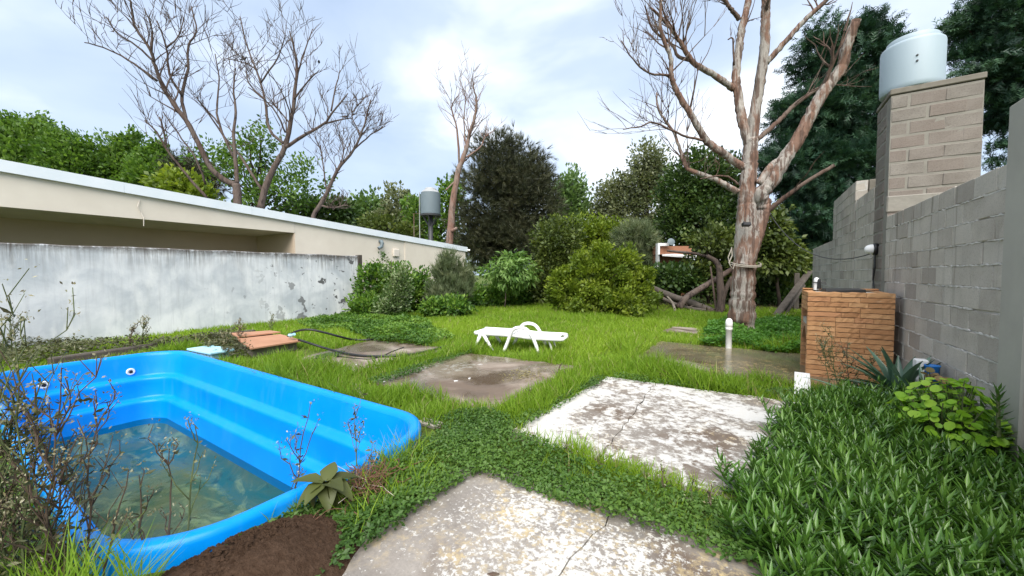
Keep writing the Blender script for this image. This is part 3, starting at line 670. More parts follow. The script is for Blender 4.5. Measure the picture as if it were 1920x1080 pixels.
def brick_run(a, b, z, y_off, rz):
    """bricks from a to b along the local line, z course height"""
    s_ = 0; d = (b-a); Ltot = d.length; d = d/Ltot
    while s_ < Ltot-.06:
        L_, me = rr.choice(BRK); rem = Ltot-s_; sx = 1
        if rem < L_+.12: sx = rem/L_; L_ = rem
        p = a+d*(s_+L_/2); o = link('brick', me, gr); o.location = (p.x, p.y, z+rr.uniform(-.002, .002)); o.rotation_euler = (0, rr.uniform(-.012, .012), rz+rr.uniform(-.01, .01)); o.scale = (sx*.985, 1, 1)
        s_ += L_
CH = .0705; NC = 18
for c in range(NC):
    z = .0+CH*c
    off = rr.uniform(-.012, .012)
    brick_run(Vector((off*.3, .055, 0)), Vector((GX1-GX0, .055, 0)), z, 0, 0)                     # side wall towards the camera
    brick_run(Vector((0, GV1-GV0-.055, 0)), Vector((GX1-GX0, GV1-GV0-.055, 0)), z, 0, math.pi)    # far side wall
    if c >= NC-4: brick_run(Vector((.058, .115, 0)), Vector((.058, GV1-GV0-.115, 0)), z, 0, -math.pi/2)
    brick_run(Vector((GX1-GX0-.06, .115, 0)), Vector((GX1-GX0-.06, GV1-GV0-.115, 0)), z, 0, math.pi/2)
MB().box(.012, GX1-GX0-.012, .016, .10, -.05, GZ-.012).build('mortar_core', M['brick_mortar'], gr)
MB().box(.012, GX1-GX0-.012, GV1-GV0-.10, GV1-GV0-.016, -.05, GZ-.012).build('mortar_core', M['brick_mortar'], gr)
MB().box(.02, GX1-GX0-.1, .112, GV1-GV0-.112, .76, .84).build('hearth_slab', M['concrete'], gr)
m = MB(); k = 10; yb = GV1-GV0
arc = [(.112+(yb-.224)*(i/k), .50+.22*math.sin(math.pi*i/k)) for i in range(k+1)]
for i in range(k):                                   # spandrel over the wood store arch
    (y0, z0), (y1, z1) = arc[i], arc[i+1]
    m.add([(.01, y0, z0), (.01, y1, z1), (.01, y1, .755), (.01, y0, .755), (.10, y0, z0), (.10, y1, z1), (.10, y1, .755), (.10, y0, .755)], [(0, 1, 2, 3), (7, 6, 5, 4), (0, 4, 5, 1), (2, 6, 7, 3)])
m.build('arch', M['brick_mortar'], gr)
MB().bbox(.10, GX1-GX0-.05, .12, yb-.12, GZ-.06, GZ-.02, .01).build('top_slab', M['concrete'], gr)
for c in range(4):                                   # capping tiles on the far edge
    MB().bbox(.0+.23*c, .22+.23*c, yb-.16, yb+.01, GZ+.001, GZ+.025, .006, None, .004).build('cap_tile', M['brick'], gr)
MB().bbox(.22, .66, .16, .62, GZ-.015, GZ+.035, .006, None, .004).build('soot_plate', M['black'], gr)
o = empty('vent_pipe', (GX0+.17, GV0+.72, GZ+.02), 0, 'short white pipe with a black cross handle on top of the brick grill', 'pipe')
MB().lathe([(.035, -.02), (.035, .13), (.03, .16), (.015, .175), (0, .178)], n=14).build('pipe', M['white_plastic'], o, True)
MB().tube([(.03, -.045, 0), (.03, -.045, .12), (.03, -.04, .15)], [.028, .022, .016], 8).tube([(-.05, -.05, .10), (.11, -.05, .10)], .010, 6).build('handle', M['black'], o)
# plastic tray leaning by the grill
a = G(1488, 709, .06); Mx = Matrix.Translation((.54, 6.28, .085)) @ Matrix.Rotation(R(-4), 4, 'Z') @ Matrix.Rotation(R(16), 4, 'X')
tr_ = empty('plastic_tray', (.54, 6.28, .0), 0, 'white ribbed plastic tray leaning beside the brick grill corner', 'tray')
m = MB().bbox(-.085, .085, -.30, .30, -.02, .0, .008, Matrix.Translation((0, 0, .085)) @ Matrix.Rotation(R(-4), 4, 'Z') @ Matrix.Rotation(R(16), 4, 'X')); m.build('panel', M['white_plastic'], tr_)
for k in range(4): MB().bbox(-.062+.04*k-.010, -.062+.04*k+.010, -.27, .27, .0005, .010, .004, Matrix.Translation((0, 0, .085)) @ Matrix.Rotation(R(-4), 4, 'Z') @ Matrix.Rotation(R(16), 4, 'X')).build('rib', M['white_plastic'], tr_)
# white box and blue tub by the wall
c = onX(1727, 681, BX-.12); o = MB().bbox(c.x-.05, c.x+.05, c.y-.06, c.y+.06, -.02, c.z+.045, .012, None, .003).build('meter_box', M['white_plastic']); tag(o, 'cream upright box by the wall among the sword leaves', 'box')
c = onX(1746, 687, BX-.10); m = MB().lathe([(0, 0), (.045, 0), (.055, c.z+.0), (.062, c.z+.01), (.062, c.z+.02), (.052, c.z+.015), (.04, .03)], (c.x, c.y-.03, 0), 20).build('tub', M['blue_plastic'], None, True); tag(m, 'blue plastic tub beside the cream box at the block wall', 'tub')

# ------------------------------------------------------------------ pump box cover, hose
pb = empty('pump_box', (-8.3, 3.6, 0), 0, 'low concrete pump box covered by terracotta coloured boards', 'box')
c0, c1, c2, c3 = [G(x, y, .20) for x, y in ((470, 653), (432, 626), (507, 621), (567, 638))]
def board(p, q, r, s, name, mat, dz=0):
    o3 = Vector(pb.location); t = [v-o3+Vector((0, 0, dz)) for v in (p, q, r, s)]
    m = MB().add([*t, *[v-Vector((0, 0, .025)) for v in t]], [(3, 2, 1, 0), (4, 5, 6, 7), (0, 1, 5, 4), (1, 2, 6, 5), (2, 3, 7, 6), (3, 0, 4, 7)]); return m.build(name, mat, pb)
md0 = c0.lerp(c1, .62); md1 = c3.lerp(c2, .66)
board(c0, md0-Vector((0, 0, .0)), md1, c3, 'cover_board', M['terracotta'])
board(md0+Vector((0, .006, .02)), c1, c2, md1+Vector((0, .006, .03)), 'cover_board', M['terracotta'], .02)
ctr = (c0+c1+c2+c3)/4; inn = [ctr.lerp(v, .86) for v in (c0, c1, c2, c3)]
m = MB(); t = [v-Vector(pb.location) for v in inn]; m.add([(v.x, v.y, -.05) for v in t]+[(v.x, v.y, .172) for v in t], [(0, 1, 5, 4), (1, 2, 6, 5), (2, 3, 7, 6), (3, 0, 4, 7), (7, 6, 5, 4)]); m.build('box_wall', M['concrete_dark'], pb)
def smooth_path(pts, k=6):
    pts = [Vector(p) for p in pts]; o = []
    for i in range(len(pts)-1):
        p0, p1, p2, p3 = pts[max(i-1, 0)], pts[i], pts[i+1], pts[min(i+2, len(pts)-1)]
        for j in range(k):
            t = j/k; o.append(.5*((2*p1)+(p2-p0)*t+(2*p0-5*p1+4*p2-p3)*t*t+(3*p1-p0-3*p2+p3)*t**3))
    return o+[pts[-1]]
m = MB().tube(smooth_path([G(540, 630, .25), G(556, 621, .38), G(580, 618, .42), G(610, 624, .34), G(640, 632, .22), G(665, 637, .09), G(700, 636, .07), G(760, 626, .03)]), .022, 7)
tag(m.build('garden_hose', M['black'], None, True), 'black hose arching up from the pump box into the weeds', 'hose')
m = MB().tube(smooth_path([G(560, 637, .24), G(585, 645, .18), G(610, 653, .11), G(640, 661, .07), G(680, 667, .06), G(740, 667, .06), G(790, 661, .06), G(838, 648, .06), G(850, 640, .04)]), .022, 7)
tag(m.build('garden_hose', M['black'], None, True), 'black hose lying in a long curve across the damp slab', 'hose')
m = MB().tube(smooth_path([G(630, 667, .045), G(660, 671, .045), G(692, 673, .045), G(715, 668, .045), G(735, 659, .045), G(757, 651, .05)]), .009, 5)
tag(m.build('thin_cable', M['black']), 'thin dark cable on the slab under the hose', 'cable')
c = G(547, 629, .3); m = MB().tube([c+Vector((-.1, .02, -.03)), c+Vector((.06, .02, .03))], .03, 8).lathe([(.03, -.02), (.045, 0), (.03, .03)], tuple(c+Vector((-.06, 0, 0))), 10); tag(m.build('hose_fitting', M['pale_blue']), 'small pale blue fitting where the hose meets the pump box', 'fitting')

# ------------------------------------------------------------------ sun lounger
a = Vector((-4.74, 6.07, 0)); b = Vector((-3.04, 6.55, 0)); an = math.atan2(b.y-a.y, b.x-a.x)
lo = empty('sun_lounger', a, an, 'white plastic sun lounger with looped arms standing on the lawn', 'sun lounger')
LW = .58; LL = (b-a).length
def bedz(x): return .335-.02*x/LL+(.02 if .55 < x < .9 else 0)
for y in (0.0, LW):
    MB().tube(smooth_path([(0, y, .345), (.3, y, .34), (.8, y, .33), (1.15, y, .30), (LL-.1, y, .295), (LL, y+(.04 if y == 0 else -.04), .295)], 4), .032, 8, True, 1.3).build('side_rail', M['white_plastic'], lo, True)
    MB().tube([(.13, y, .34), (.06, y, .18), (-.02, y, 0)], [.037, .034, .030], 8).build('leg', M['white_plastic'], lo, True)
    MB().tube([(.17, y, .34), (.27, y, .18), (.38, y, 0)], [.037, .034, .030], 8).build('leg', M['white_plastic'], lo, True)
    yy = y-.05 if y == 0 else y+.05
    MB().tube(smooth_path([(.62, yy, 0), (.70, yy, .19), (.78, yy, .40), (.86, yy, .475), (.98, yy, .49), (1.10, yy, .45), (1.20, yy, .32), (1.28, yy, .14), (1.33, yy, 0)], 5), .040, 8, True, .85).build('arm_loop', M['white_plastic'], lo, True)
MB().tube([(0, 0, .345), (0, LW, .345)], .026, 8).build('end_rail', M['white_plastic'], lo, True)
MB().tube([(LL, .04, .295), (LL+.03, LW/2, .30), (LL, LW-.04, .295)], .03, 8).build('end_rail', M['white_plastic'], lo, True)
for k in range(22):
    x = .06+k*(LL-.1)/22
    z = .35-.045*min(1, x/LL*1.1)+(.045*math.exp(-((x-.62)/.16)**2))
    MB().bbox(x-.034, x+.034, .015, LW-.015, z-.012, z+.008, .004).build('slat', M['white_plastic'], lo)
MB().tube([(1.45, .1, .30), (1.52, .1, .15), (1.56, .1, 0)], .018, 6).build('prop', M['white_plastic'], lo)
MB().tube([(1.45, LW-.1, .30), (1.52, LW-.1, .15), (1.56, LW-.1, 0)], .018, 6).build('prop', M['white_plastic'], lo)

# ------------------------------------------------------------------ white standpipe by the tree
c = G(1366, 656)
pv = empty('standpipe', c, 0, 'white capped plastic pipe standing at the foot of the dead tree', 'pipe')
pp_ = MB().lathe([(.056, -.1), (.056, .40), (.063, .402), (.063, .46), (.056, .462)], n=18).build('pipe', M['white_plastic'], pv, True)
MB().lathe([(.055, .455), (.065, .46), (.067, .54), (.057, .60), (.034, .63), (0, .64)], n=18).build('cap', M['white_plastic'], pp_, True)

# ------------------------------------------------------------------ far house and far tank
fh = empty('far_house', P(1262, 500, 20.2), YAW, 'white framed brick house glimpsed through the thicket', 'house'); D = 20.2; k = D/FPX
def fbx(px0, px1, py0, py1, d0, d1, name, mat):
    return MB().box((px0-1262)*k, (px1-1262)*k, d0, d1, (500-py1)*k, (500-py0)*k).build(name, mat, fh)
fbx(1233, 1237, 456, 560, 0, .3, 'frame_post', M['far_white']); fbx(1237, 1254, 456, 461, 0, .3, 'frame_beam', M['far_white']); fbx(1236, 1300, 461, 560, .2, 3, 'wall', M['far_brick'])
MB().add([((1233-1262)*k, -.6, (500-478)*k), ((1345-1262)*k, -.6, (500-486)*k), ((1345-1262)*k, 2, (500-470)*k), ((1236-1262)*k, 2, (500-474)*k), ((1233-1262)*k, -.6, (500-481)*k), ((1345-1262)*k, -.6, (500-489)*k)], [(0, 1, 2, 3), (0, 4, 5, 1)]).build('roof', M['far_white'], fh)
dish = MB().lathe([(0, .04), (.1, .03), (.19, 0)], n=16, M=Matrix.Translation(((1255-1262)*k, -.2, (500-454)*k)) @ Matrix.Rotation(R(75), 4, 'X')).build('dish', M['tank_dark'], fh, True)
D = 25.; bpos = P(808, 500, D); bpos.z = 0
ft = empty('elevated_tank', bpos, 0, 'slate grey water tank on a black steel pole behind the cream house', 'tank')
k = D/FPX; z0 = EYE+(514-403)*k; r = .63
MB().lathe([(0, 0), (r, 0), (r, .03), (r+.01, 1.15), (r-.03, 1.36), (r-.03, 1.38)], (0, 0, z0), 40).build('body', M['tank_dark'], ft, True)
MB().lathe([(r-.03, 1.38), (r-.14, 1.52), (.36, 1.56), (.36, 1.64), (.28, 1.70), (0, 1.73)], (0, 0, z0), 40).build('lid', M['tank_lid'], ft, True)
MB().tube([(0, 0, 0), (0, 0, z0-.1)], .15, 12).build('pole', M['dark_metal'], ft, True)
MB().lathe([(.1, -.12), (r+.03, -.10), (r+.03, -.02), (0, -.02)], (0, 0, z0), 24).build('platform', M['dark_metal'], ft)
for a in range(6): MB().tube([(.13*math.cos(a*1.047), .13*math.sin(a*1.047), z0-.75), (.52*math.cos(a*1.047), .52*math.sin(a*1.047), z0-.1)], .035, 6).build('brace', M['dark_metal'], ft)
o3 = -RIGHT*(r+.08)
MB().tube([tuple(o3), tuple(o3+Vector((0, 0, z0+1.45)))], .028, 6).build('riser_pipe', M['tank_lid'], ft)
o4 = -RIGHT*(r+.45)
MB().tube([tuple(o4), tuple(o4+Vector((0, 0, z0+.07))), tuple(-RIGHT*r+Vector((0, 0, z0+.07)))], .022, 6).build('outlet_pipe', M['bark_pink'], ft)

# ================================================================== trees
def lobe(px, py, rx, ry, D, dep=None):
    k = D/FPX; return (P(px, py, D), rx*k, (dep if dep is not None else rx*k*.9), ry*k)
def crown(lobes, n, per, spread, size, T, mat, parent, name='crown', up=.35, droop=0., rmin=.35, floor=None, flat=False, wid=1., tj=.16, seed=0, out=1.):
    g = np.random.default_rng(seed+5)
    C = np.array([[*l[0]] for l in lobes]); Rr = np.array([[l[1], l[2], l[3]] for l in lobes]); wgt = (Rr.prod(1))**(2/3); wgt /= wgt.sum()
    li = g.choice(len(lobes), n, p=wgt); d = unit(g.normal(size=(n, 3))); rad = (rmin+(1.04-rmin)*g.random(n)**.6)
    rad *= 1+.16*np.sin(d[:, 0]*5+li)*np.cos(d[:, 2]*6+li*2)
    loc = d*rad[:, None]*Rr[li]
    ax = np.array([[cY, sY, 0], [-sY, cY, 0], [0, 0, 1]])
    cen = C[li]+loc @ ax; outd = unit((d/Rr[li]) @ ax)
    if floor is not None: cen[:, 2] = np.maximum(cen[:, 2], floor+.05)
    ct = g.random(n)
    idx = np.repeat(np.arange(n), per); N = len(idx)
    off = np.clip(g.normal(size=(N, 3)), -1.5, 1.5)*spread
    if flat: off[:, 2] *= .35
    pos = cen[idx]+off
    if floor is not None: pos[:, 2] = np.maximum(pos[:, 2], floor+.02)
    y = outd[idx]*out+g.normal(size=(N, 3))*.55+np.array([0, 0, up])-np.array([0, 0, droop])
    nr = outd[idx]*.5+g.normal(size=(N, 3))*.5+np.array([0, 0, .8])
    sc = size*(.65+.7*g.random(N)); tint = np.clip(.5+(ct[idx]-.5)*.95+g.normal(size=N)*tj, 0, 1)
    o = leaves(name, T, pos, y, nr, sc, tint, mat, parent, sc*wid)
    return cen
def wiggle(a, b, k, amp):
    a = Vector(a); b = Vector(b); L_ = (b-a).length
    return [a.lerp(b, i/k)+(Vector((random.uniform(-1, 1), random.uniform(-1, 1), random.uniform(-.6, .6)))*amp*L_ if 0 < i < k else Vector((0, 0, 0))) for i in range(k+1)]
def tree(name, label, cat, base, lobes, n, per, spread, size, T, mat, trunk_r=.15, barkm='bark_dark', limbs=12, group=None, top=None, **kw):
    base = Vector(base); base.z = 0
    o = empty(name, base, 0, label, cat, group)
    cen = crown(lobes, n, per, spread, size, T, mat, None, **kw)
    c = sum((l[0] for l in lobes), Vector())/len(lobes); tp = Vector((c.x, c.y, (top if top else max(l[0].z+.3*l[3] for l in lobes))))
    m = MB(); tr = wiggle(base-Vector((0, 0, .1)), tp, 6, .02); m.tube(tr, [trunk_r*(1-.13*i) for i in range(7)], 8)
    m.build('trunk', M[barkm], o, True, loc=-base)
    m = MB(); ids = np.random.default_rng(kw.get('seed', 0)).choice(len(cen), min(limbs, len(cen)), replace=False)
    for i in ids:
        e = Vector(cen[i]); t = min(.92, max(.25, (e.z-base.z)/max(tp.z, .1)*.72)); s_ = base.lerp(tp, t)
        m.tube(wiggle(s_, e, 4, .06), [trunk_r*.42, trunk_r*.34, trunk_r*.24, trunk_r*.15, trunk_r*.06], 5)
    m.build('limb', M[barkm], o, True, loc=-base)
    return o
_crown = crown
def crown(lobes, *a, **k):                            # keeps the crown mesh for parenting
    before = set(bpy.data.objects); cen = _crown(lobes, *a, **k); global LAST; LAST = [x for x in bpy.data.objects if x not in before][0]; return cen
_tree = tree
def tree(name, label, cat, base, *a, **k):
    o = _tree(name, label, cat, base, *a, **k); LAST.parent = o; LAST.location = -Vector(o.location); return o

# --- dead trees traced limb by limb: pixel polylines at the tree's own distance, with depth of their own
def dead_tree(name, label, D, limbs, barkm, base_px, twigs=3, seed=1, tl=.5, rmin=.012, updir=.35):
    rr = random.Random(seed); b = P(base_px[0], base_px[1], D); b.z = 0
    o = empty(name, b, 0, label, 'tree'); k = D/FPX; tm = MB(); first = True
    def twig(p, d, L_, r, lev):
        n = 4; pts = [p]; q = p.copy(); dd = d.copy()
        for i in range(n):
            dd = (dd+Vector((rr.uniform(-1, 1), rr.uniform(-1, 1), rr.uniform(-.5, 1)))*.23).normalized(); q = q+dd*L_/n; pts.append(q.copy())
        tm.tube(pts, [max(rmin*(.8-.13*i), r*(1-.2*i)) for i in range(n+1)], 4, False)
        if lev > 0:
            for j in range(rr.randint(2, 3)):
                i = rr.randint(1, n); nd = (dd+Vector((rr.uniform(-1, 1), rr.uniform(-1, 1), rr.uniform(-.4, 1)))*.75).normalized(); twig(pts[i], nd, L_*rr.uniform(.45, .8), r*.55, lev-1)
    for spec in limbs:
        px, r0, r1, d0, d1 = spec[:5]; px_big = D < 12 and r0 > 4.5; tw = spec[5] if len(spec) > 5 else 1.
        pts = smooth_path([P(x, y, D+d0+(d1-d0)*i/max(1, len(px)-1)) for i, (x, y) in enumerate(px)], 9 if px_big else 4); n = len(pts)
        pts = [p+Vector((rr.uniform(-1, 1), rr.uniform(-1, 1), rr.uniform(-1, 1)))*.010*D*.1*(0 if i in (0, n-1) else 1) for i, p in enumerate(pts)]
        if first: pts = [Vector((b.x, b.y, -.15))]+pts; n += 1
        rad = [max(rmin, (r0+(r1-r0)*(i/(n-1)))*.86*k*rr.uniform(.93, 1.07)) for i in range(n)]
        if first: rad[0] *= 1.2
        MB().tube(pts, rad, (30 if r0 > 9 else 14) if px_big else (10 if r0 > 7 else 7), rough=.055 if px_big else 0).build('trunk' if first else 'limb', M['bark_thin' if (barkm == 'bark_dead' and r0 < 6) else barkm], o, True, loc=-b); first = False
        Ls = sum((pts[i+1]-pts[i]).length for i in range(n-1))
        for j in range(int(twigs*tw*len(px))):
            t = rr.uniform(.3, 1.)**.8; i = min(n-2, int(t*(n-1))); d = (pts[i+1]-pts[i]).normalized(); side_ = Vector((rr.uniform(-1, 1), rr.uniform(-1, 1), rr.uniform(-.6, 1))).normalized()
            twig(pts[i], (d*.6+side_*.8+Vector((0, 0, updir))).normalized(), min(Ls*.4, tl*rr.uniform(.5, 1.3)), rad[i]*.4, 2 if rr.random() < .45 else 1)
    if tm.v:
        q_ = tm.build('twigs', M['bark_thin' if barkm == 'bark_dead' else barkm], o, False, loc=-b); q_['kind'] = 'stuff'
    return o
Z4 = lambda *p: [(1150+x/2.7, y/2.7) for x, y in p]
big = dead_tree('dead_tree', 'large dead stripped tree with sawn limbs rising from the nettles near the grill', 10.0, [
    ([(1390, 613), (1391, 570), (1394, 521), (1398, 455), (1400, 398), (1401, 356), (1405, 310), (1408, 262)], 27, 13, 0, 0, 0),
    ([(1396, 500), (1413, 450), (1428, 400), (1432, 375)], 17, 14, -.12, -.1, 0),
    ([(1406, 275)]+Z4((650, 600), (635, 500), (620, 400), (635, 250), (650, 150), (685, 0))+[(1412, -70), (1418, -150)], 10, 5.5, 0, .6, .25),
    ([(1409, 275)]+Z4((720, 550), (745, 400), (765, 250), (770, 100), (772, 0))+[(1438, -80), (1436, -160)], 11.5, 6, 0, -.4, .25),
    (Z4((775, 320), (880, 200), (980, 90), (1080, 0))+[(1572, -30)], 6, 3.5, -.15, -.8, .6),
    (Z4((610, 450), (500, 375), (400, 310), (330, 200), (270, 120), (190, 40)), 7, 2, .2, -.5, 1.5),
    (Z4((400, 310), (330, 285), (290, 220), (200, 150), (160, 30)), 4, 1.6, -.1, .5, 1.6),
    (Z4((330, 200), (255, 60), (240, -40)), 2.6, 1.3, -.2, .1, 1.5),
    (Z4((640, 100), (600, 50), (565, 0), (540, -60)), 5, 3, .4, .2, 1),
    (Z4((665, 850), (560, 780), (470, 710), (400, 590), (330, 480), (295, 390), (290, 290), (240, 150), (240, 0)), 8.5, 2.5, 0, -.7, 1.),
    (Z4((465, 712), (350, 685), (210, 620), (140, 640), (50, 655)), 2.7, 1, -.2, -.6, 1.6),
    (Z4((292, 380), (180, 370), (100, 300), (40, 205)), 2.4, 1, -.4, -.8, 1.7),
    (Z4((630, 975), (560, 930), (480, 895), (380, 855), (350, 800), (310, 680), (230, 560), (220, 470)), 6.5, 1.6, 0, .6, 1.2),
    (Z4((632, 935), (590, 900), (540, 890), (440, 905)), 2.6, 1.3, -.2, -.3, .5),
    ([(1432, 385)]+Z4((745, 985), (800, 920), (870, 800), (950, 680), (1020, 540), (1090, 430), (1155, 340), (1180, 240), (1230, 100)), 15, 8, -.1, -.9, .12),
    (Z4((735, 930), (800, 840), (840, 815)), 8, 6, -.2, -.3, 0),
    (Z4((730, 705), (830, 620), (920, 530), (1020, 460), (1140, 400)), 5, 3.5, -.1, .4, .5),
    (Z4((780, 1070), (920, 960), (1120, 835)), 5, 3.2, -.2, -1.0, .2),
    (Z4((610, 330), (605, 200), (580, 200)), 2.2, 1.2, 0, 0, .4),
], 'bark_dead', (1390, 622), 1.7, 4, 1.15, .008)
Z2 = lambda *p: [(100+x/2.572, y/2.572) for x, y in p]
left_dead = dead_tree('dead_tree', 'wide leafless tree with two stems rising behind the cream house', 20.0, [
    (Z2((890, 1010), (888, 940), (880, 890)), 9, 7.5, 0, 0, 0),
    (Z2((880, 890), (830, 870), (760, 810), (700, 690), (640, 580), (580, 500), (530, 420), (490, 320), (470, 240), (400, 140), (380, 50), (370, 0)), 6.5, 1.4, 0, -1.5),
    (Z2((640, 580), (620, 460), (650, 330), (650, 220), (690, 150), (665, 30)), 3.4, 1.2, -.4, .6),
    (Z2((500, 390), (390, 310), (270, 240), (150, 205)), 2.6, .9, -.9, -1.8),
    (Z2((620, 460), (560, 360), (545, 230), (500, 100)), 2.8, 1, -.3, -1.2),
    (Z2((490, 300), (400, 220), (310, 160), (255, 80)), 2.2, .9, -1, -2),
    (Z2((470, 240), (475, 140), (440, 40)), 1.8, .9, -1.2, -.6), (Z2((545, 230), (600, 180), (630, 90)), 1.8, .9, -.8, -.2),
    (Z2((885, 890), (880, 780), (870, 650), (880, 540), (870, 430), (880, 330)), 4.6, 1.1, .2, 1.2),
    (Z2((870, 760), (800, 600), (790, 500), (800, 380), (780, 260)), 2.8, 1, .4, 1.6), (Z2((800, 600), (750, 540), (690, 470)), 1.8, .9, .7, 1.2),
    (Z2((740, 955), (640, 840), (560, 740), (500, 640), (440, 580)), 3, 1.1, -.6, -1.6), (Z2((545, 700), (530, 620), (512, 565)), 1.9, 1.4, -1, -1),
    (Z2((735, 890), (690, 770), (600, 640), (530, 540)), 2.2, 1, -.2, -1),
    (Z2((1000, 1010), (1030, 880), (1080, 780), (1120, 700), (1150, 560), (1170, 400), (1170, 280), (1140, 150)), 7.5, 1.4, .3, .5),
    (Z2((1120, 710), (1200, 660), (1300, 600), (1350, 540), (1420, 450)), 4, 1.1, .3, -.8), (Z2((1300, 600), (1380, 580), (1440, 570)), 2, 1, 0, -.4), (Z2((1340, 535), (1360, 430), (1385, 340)), 1.8, .9, -.3, .4),
    (Z2((1110, 690), (1040, 620), (1020, 480), (980, 340), (930, 210), (900, 80)), 3.4, 1.1, .4, 1.5), (Z2((1000, 400), (1080, 280), (1120, 170)), 2, .9, 1, .4), (Z2((1170, 400), (1200, 280), (1250, 140)), 2, .9, .5, 1.4),
    (Z2((1005, 915), (900, 750), (840, 680), (740, 540), (690, 470)), 3, 1, .3, 1.3), (Z2((1160, 480), (1230, 390), (1280, 340)), 2, .9, .4, -.6), (Z2((1020, 480), (940, 400), (930, 320)), 1.8, .9, .9, 1.8),
    (Z2((980, 340), (940, 310), (830, 280)), 1.6, .8, 1.2, 2), (Z2((1120, 640), (1060, 520), (940, 420)), 2, .9, .2, -1),
], 'bark_grey', (446, 395), 1.9, 9, 2.3, .017)
dead_tree('dead_tree', 'small crooked leafless tree at the roof edge right of the wide leafless tree', 19.0, [
    (Z2((1255, 1040), (1320, 930), (1370, 820), (1450, 720), (1500, 600), (1530, 480)), 5, 1, 0, -.5), (Z2((1450, 720), (1530, 650), (1600, 610)), 1.8, .8, -.2, .5),
    (Z2((1290, 990), (1340, 1000), (1420, 990)), 2.5, 1, 0, -.3), (Z2((1370, 820), (1400, 740), (1390, 650)), 1.8, .8, 0, .6), (Z2((1480, 650), (1440, 560), (1470, 500)), 1.5, .8, 0, .4), (Z2((1320, 930), (1300, 800), (1290, 700)), 1.8, .8, .1, .5),
], 'bark_grey', (588, 404), 5, 12, 1.2, .015)
Z3 = lambda *p: [(640+x/3, 160+y/3) for x, y in p]
dead_tree('dead_tree', 'slim bare trunk with peeling pink bark beside the elevated tank', 24.0, [
    (Z3((608, 890), (630, 650), (660, 480), (690, 400), (720, 280), (750, 180), (760, 80), (740, 10)), 8, 1.2, 0, 0, .8), (Z3((665, 450), (650, 250), (620, 130), (655, 60)), 2.6, .9, 0, -.6),
    (Z3((690, 410), (780, 350), (810, 290), (850, 260)), 2.2, .9, 0, .5, .7), (Z3((640, 540), (600, 580), (585, 590)), 2, 1.2, 0, -.3, 0), (Z3((700, 330), (690, 200), (700, 60)), 1.8, .9, 0, .4), (Z3((620, 820), (650, 800)), 4, 3, -.2, -.3, 0),
], 'bark_pink', (843, 470), 3, 21, 1.5, .017)
# birds on the leafless tree
def bird(px, py, D, rz, lab):
    c = P(px, py, D); o = empty('bird', c, rz, lab, 'bird', 'birds on the leafless tree')
    m = MB(); prof = [(-.20, .012, -.02), (-.11, .03, -.005), (-.05, .055, .0), (.02, .065, .01), (.07, .05, .03), (.10, .036, .055), (.125, .036, .075), (.15, .02, .075), (.175, .004, .07)]
    m.tube([(x, 0, z+.05) for x, r_, z in prof], [r_ for x, r_, z in prof], 8); m.build('body', M['bird'], o, True)
    MB().tube([(-.10, 0, .045), (-.22, 0, .02), (-.27, 0, .005)], [.03, .035, .025], 6, True, .3).build('tail', M['bird'], o)
    MB().tube([(.02, .02, .0), (.02, .02, -.04)], .006, 4).tube([(.02, -.02, 0), (.02, -.02, -.04)], .006, 4).build('legs', M['bird'], o)
bird(458, 112, 20.6, .4, 'dark bird perched inside the high middle fork of the leafless tree'); bird(598, 118, 20.2, 2.6, 'dark bird at the very tip of an upright twig'); bird(647, 221, 19.6, .9, 'dark bird on the long limb reaching sideways over the roof end'); bird(575, 252, 19.9, 3.5, 'dark bird sitting low near the base of the sideways limb')

# --- spotlight, rope on the big trunk
c = P(1399, 421, 9.60)
sp = empty('spotlight', c, YAW, 'small black floodlight fixed to the dead trunk', 'lamp'); hs_ = MB().bbox(-.095, .095, -.06, .05, -.045, .045, .01, Matrix.Rotation(R(-18), 4, 'X')).build('housing', M['black'], sp); MB().bbox(-.075, .075, -.066, -.058, -.034, .034, .004, Matrix.Rotation(R(-18), 4, 'X')).build('lens', M['black'], hs_); MB().tube([(0, .03, .03), (0, .1, .08)], .02, 6).build('bracket', M['dark_metal'], sp)
m = MB()
for kx, ky, s_ in ((0, 0, 1), (.01, -.05, .8)):
    ctr = P(1396, 492, 10.0); m.tube([ctr+RIGHT*(.36*math.cos(t/14*math.pi))+FWD*(-.37*math.sin(t/14*math.pi))+Vector((0, 0, -.10*math.sin(t/14*math.pi)*s_+ky)) for t in range(15)], .013, 5)
e = P(1371, 490, 9.85)
m.tube([e+Vector((0, 0, .32))-RIGHT*.0, e+Vector((0, 0, .1))-RIGHT*.08, e+Vector((0, 0, -.1))-RIGHT*.03, e+Vector((0, 0, -.2))+RIGHT*.05, e+Vector((0, 0, -.05))+RIGHT*.1], .012, 5)
m.tube([e+Vector((0, 0, .36)), e+Vector((0, 0, .15))+RIGHT*.02, e+Vector((0, 0, -.05))-RIGHT*.06], .014, 5)
tag(m.build('rope', M['rope']), 'pale rope looped and knotted around the dead trunk', 'rope')

